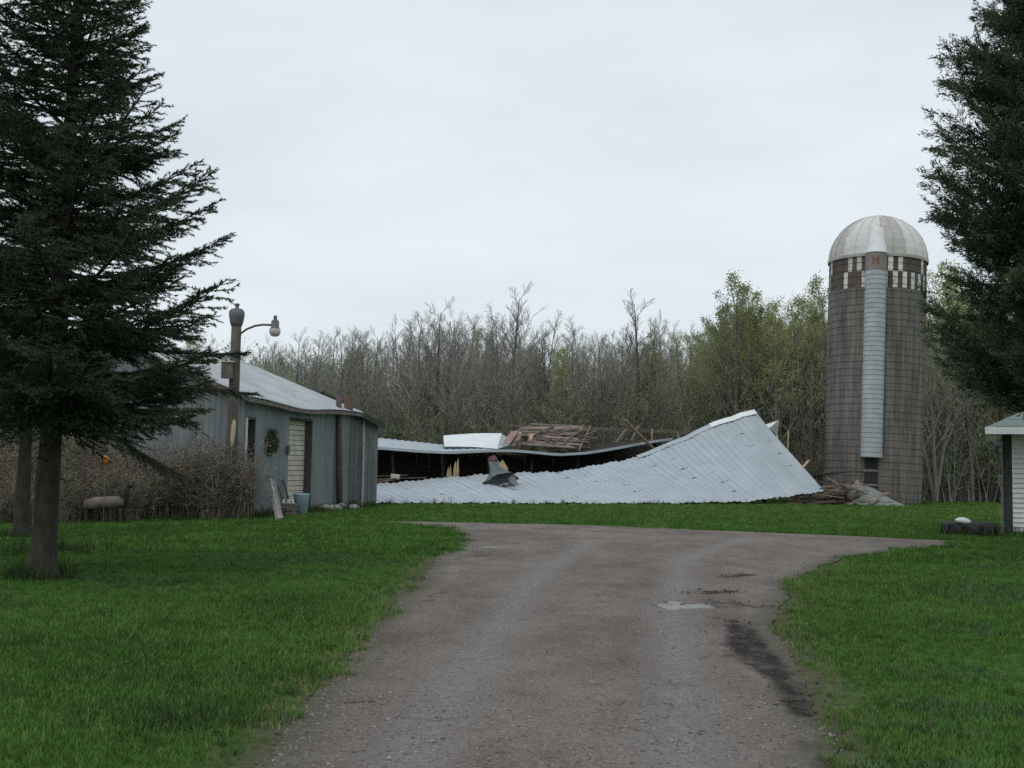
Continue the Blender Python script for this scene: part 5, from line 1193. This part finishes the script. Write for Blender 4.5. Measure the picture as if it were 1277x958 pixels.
# dry brush in front of the gable
def stalks(seed, h, leafy):
    r = np.random.default_rng(seed); T = ([], [], [], []); pts = []
    for s in range(9):
        p = np.array([r.normal(0, .16), r.normal(0, .16), 0]); d = np.array([r.normal(0, .16), r.normal(0, .16), 1]); hh = h * r.uniform(.55, 1.05)
        for i in range(4):
            q = p + d / np.linalg.norm(d) * hh / 4; T[0].append(p); T[1].append(q); T[2].append(.009 * (1 - i / 6)); T[3].append(.009 * (1 - (i + 1) / 6)); p = q; d = d + r.normal(0, .14, 3)
            if i > 0:
                for j in range(4): t = p + np.array([r.normal(0, .14), r.normal(0, .14), r.uniform(.02, .25)]); T[0].append(p); T[1].append(t); T[2].append(.005); T[3].append(.003); pts += [t, (t + p) / 2]
    tw = segs_mesh('stalk', *T, k=3); pts = np.array(pts); nl_ = 260; p = pts[r.integers(0, len(pts), nl_)] + r.normal(0, .06, (nl_, 3)); lf = blades_mesh('seed_head', p, r.normal(size=(nl_, 3)), r.uniform(.03, .07, nl_), r.uniform(.015, .035, nl_), tri=False)
    bm = bmesh.new(); bm.from_mesh(tw); n0 = len(bm.faces); bm.from_mesh(lf); bm.faces.ensure_lookup_table()
    for f in bm.faces[n0:]: f.material_index = 1
    me = bpy.data.meshes.new('stalk'); bm.to_mesh(me); bm.free(); me.materials.append(dryM); me.materials.append(weedM if leafy else dryM); return bpy.data.objects.new('stalk', me)
st_ = [stalks(1, 1.9, False), stalks(2, 1.6, False), stalks(3, 1.2, True), stalks(4, 1.5, True)]
n = 950; u = -rng.random(n) ** .9 * rng.uniform(4.5, 7.5, n); v = rng.uniform(-.3, 10.5, n); u = np.where(v < 1.2, u * .25, u); X = P0.x + UU.x * (u - .3) + VV.x * v; Y = P0.y + UU.y * (u - .3) + VV.y * v
keep = ~((np.abs(X - lc0.x) < .75) & (Y < lc0.y + .35) & (Y > lc0.y - 1.2)) & ~((np.abs(X - oc.x) < .3) & (Y < oc.y) & (Y > oc.y - 3)); X, Y = X[keep], Y[keep]; n = len(X)
scatter('dry_brush', np.stack([X, Y, np.zeros(n)], 1), np.stack([rng.normal(0, .08, n), rng.normal(0, .08, n), rng.uniform(0, 6.28, n)], 1), rng.uniform(.5, 1.15, n) * np.clip(1.25 + ((X - P0.x) * UU.x + (Y - P0.y) * UU.y) / 11, .45, 1.1) * (1 + .45 * np.clip(((X - P0.x) * VV.x + (Y - P0.y) * VV.y - 2) / 3, 0, 1)), rng.integers(0, 4, n), st_, dryM, 'tall dry brown weeds in front of the shed gable', 'brush')
# gravel
def drive_z(X, Y):
    i = np.clip(np.searchsorted(rowsY, Y), 0, len(rowsY) - 1); j = np.clip(((X - lft[i]) / (rgt[i] - lft[i]) * NC).round().astype(int), 0, NC); return DZ[i, j]
def drive_mud(X, Y):
    i = np.clip(np.searchsorted(rowsY, Y), 0, len(rowsY) - 1); j = np.clip(((X - lft[i]) / (rgt[i] - lft[i]) * NC).round().astype(int), 0, NC); return mud[i, j]
def pebble(seed):
    bm = bmesh.new(); bmesh.ops.create_icosphere(bm, subdivisions=1, radius=1); r = random.Random(seed)
    for v in bm.verts: v.co = v.co * r.uniform(.7, 1.1); v.co.z *= .55
    me = bpy.data.meshes.new('pebble'); bm.to_mesh(me); bm.free(); me.materials.append(gravM); return bpy.data.objects.new('pebble', me)
Xs, Ys = [], []
for y0, y1, dn_ in ((3.5, 8, 900), (8, 14, 330), (14, 26, 60)):
    x, y = band(y0, y1, dn_, .45, 1); Xs.append(x); Ys.append(y)
X = np.concatenate(Xs); Y = np.concatenate(Ys); d = drive_dist(X, Y); keep = (d < .03) & (drive_mud(X, Y) < .25); X, Y = X[keep], Y[keep]; n = len(X)
zz = drive_z(X, Y)
scatter('gravel', np.stack([X, Y, zz + .001], 1), np.stack([rng.normal(0, .3, n), rng.normal(0, .3, n), rng.uniform(0, 6.28, n)], 1), rng.gamma(2.2, .0026, n).clip(.003, .02), rng.integers(0, 4, n), [pebble(i) for i in range(4)], gravM, 'loose grey gravel stones strewn over the drive', 'gravel')
# clods of dark mud by the rut
cl = []
for pts, w, stg in MUD[:7]:
    for k in range(int(60 * stg)):
        i = rnd.randrange(len(pts) - 1); t = rnd.random(); cl.append((pts[i][0] + (pts[i + 1][0] - pts[i][0]) * t + rnd.gauss(0, w * .6), pts[i][1] + (pts[i + 1][1] - pts[i][1]) * t + rnd.gauss(0, w * .6), .03))
cl = np.array(cl); n = len(cl); cl[:, 2] = drive_z(cl[:, 0], cl[:, 1]) + .002; mp_ = [pebble(20 + i) for i in range(3)]
for q in mp_: q.data.materials[0] = mudM
scatter('mud_clods', cl, np.stack([rng.normal(0, .3, n), rng.normal(0, .3, n), rng.uniform(0, 6.28, n)], 1), rng.uniform(.006, .022, n), rng.integers(0, 3, n), mp_, mudM, 'dark mud clods along the rut at the lawn edge', 'mud')
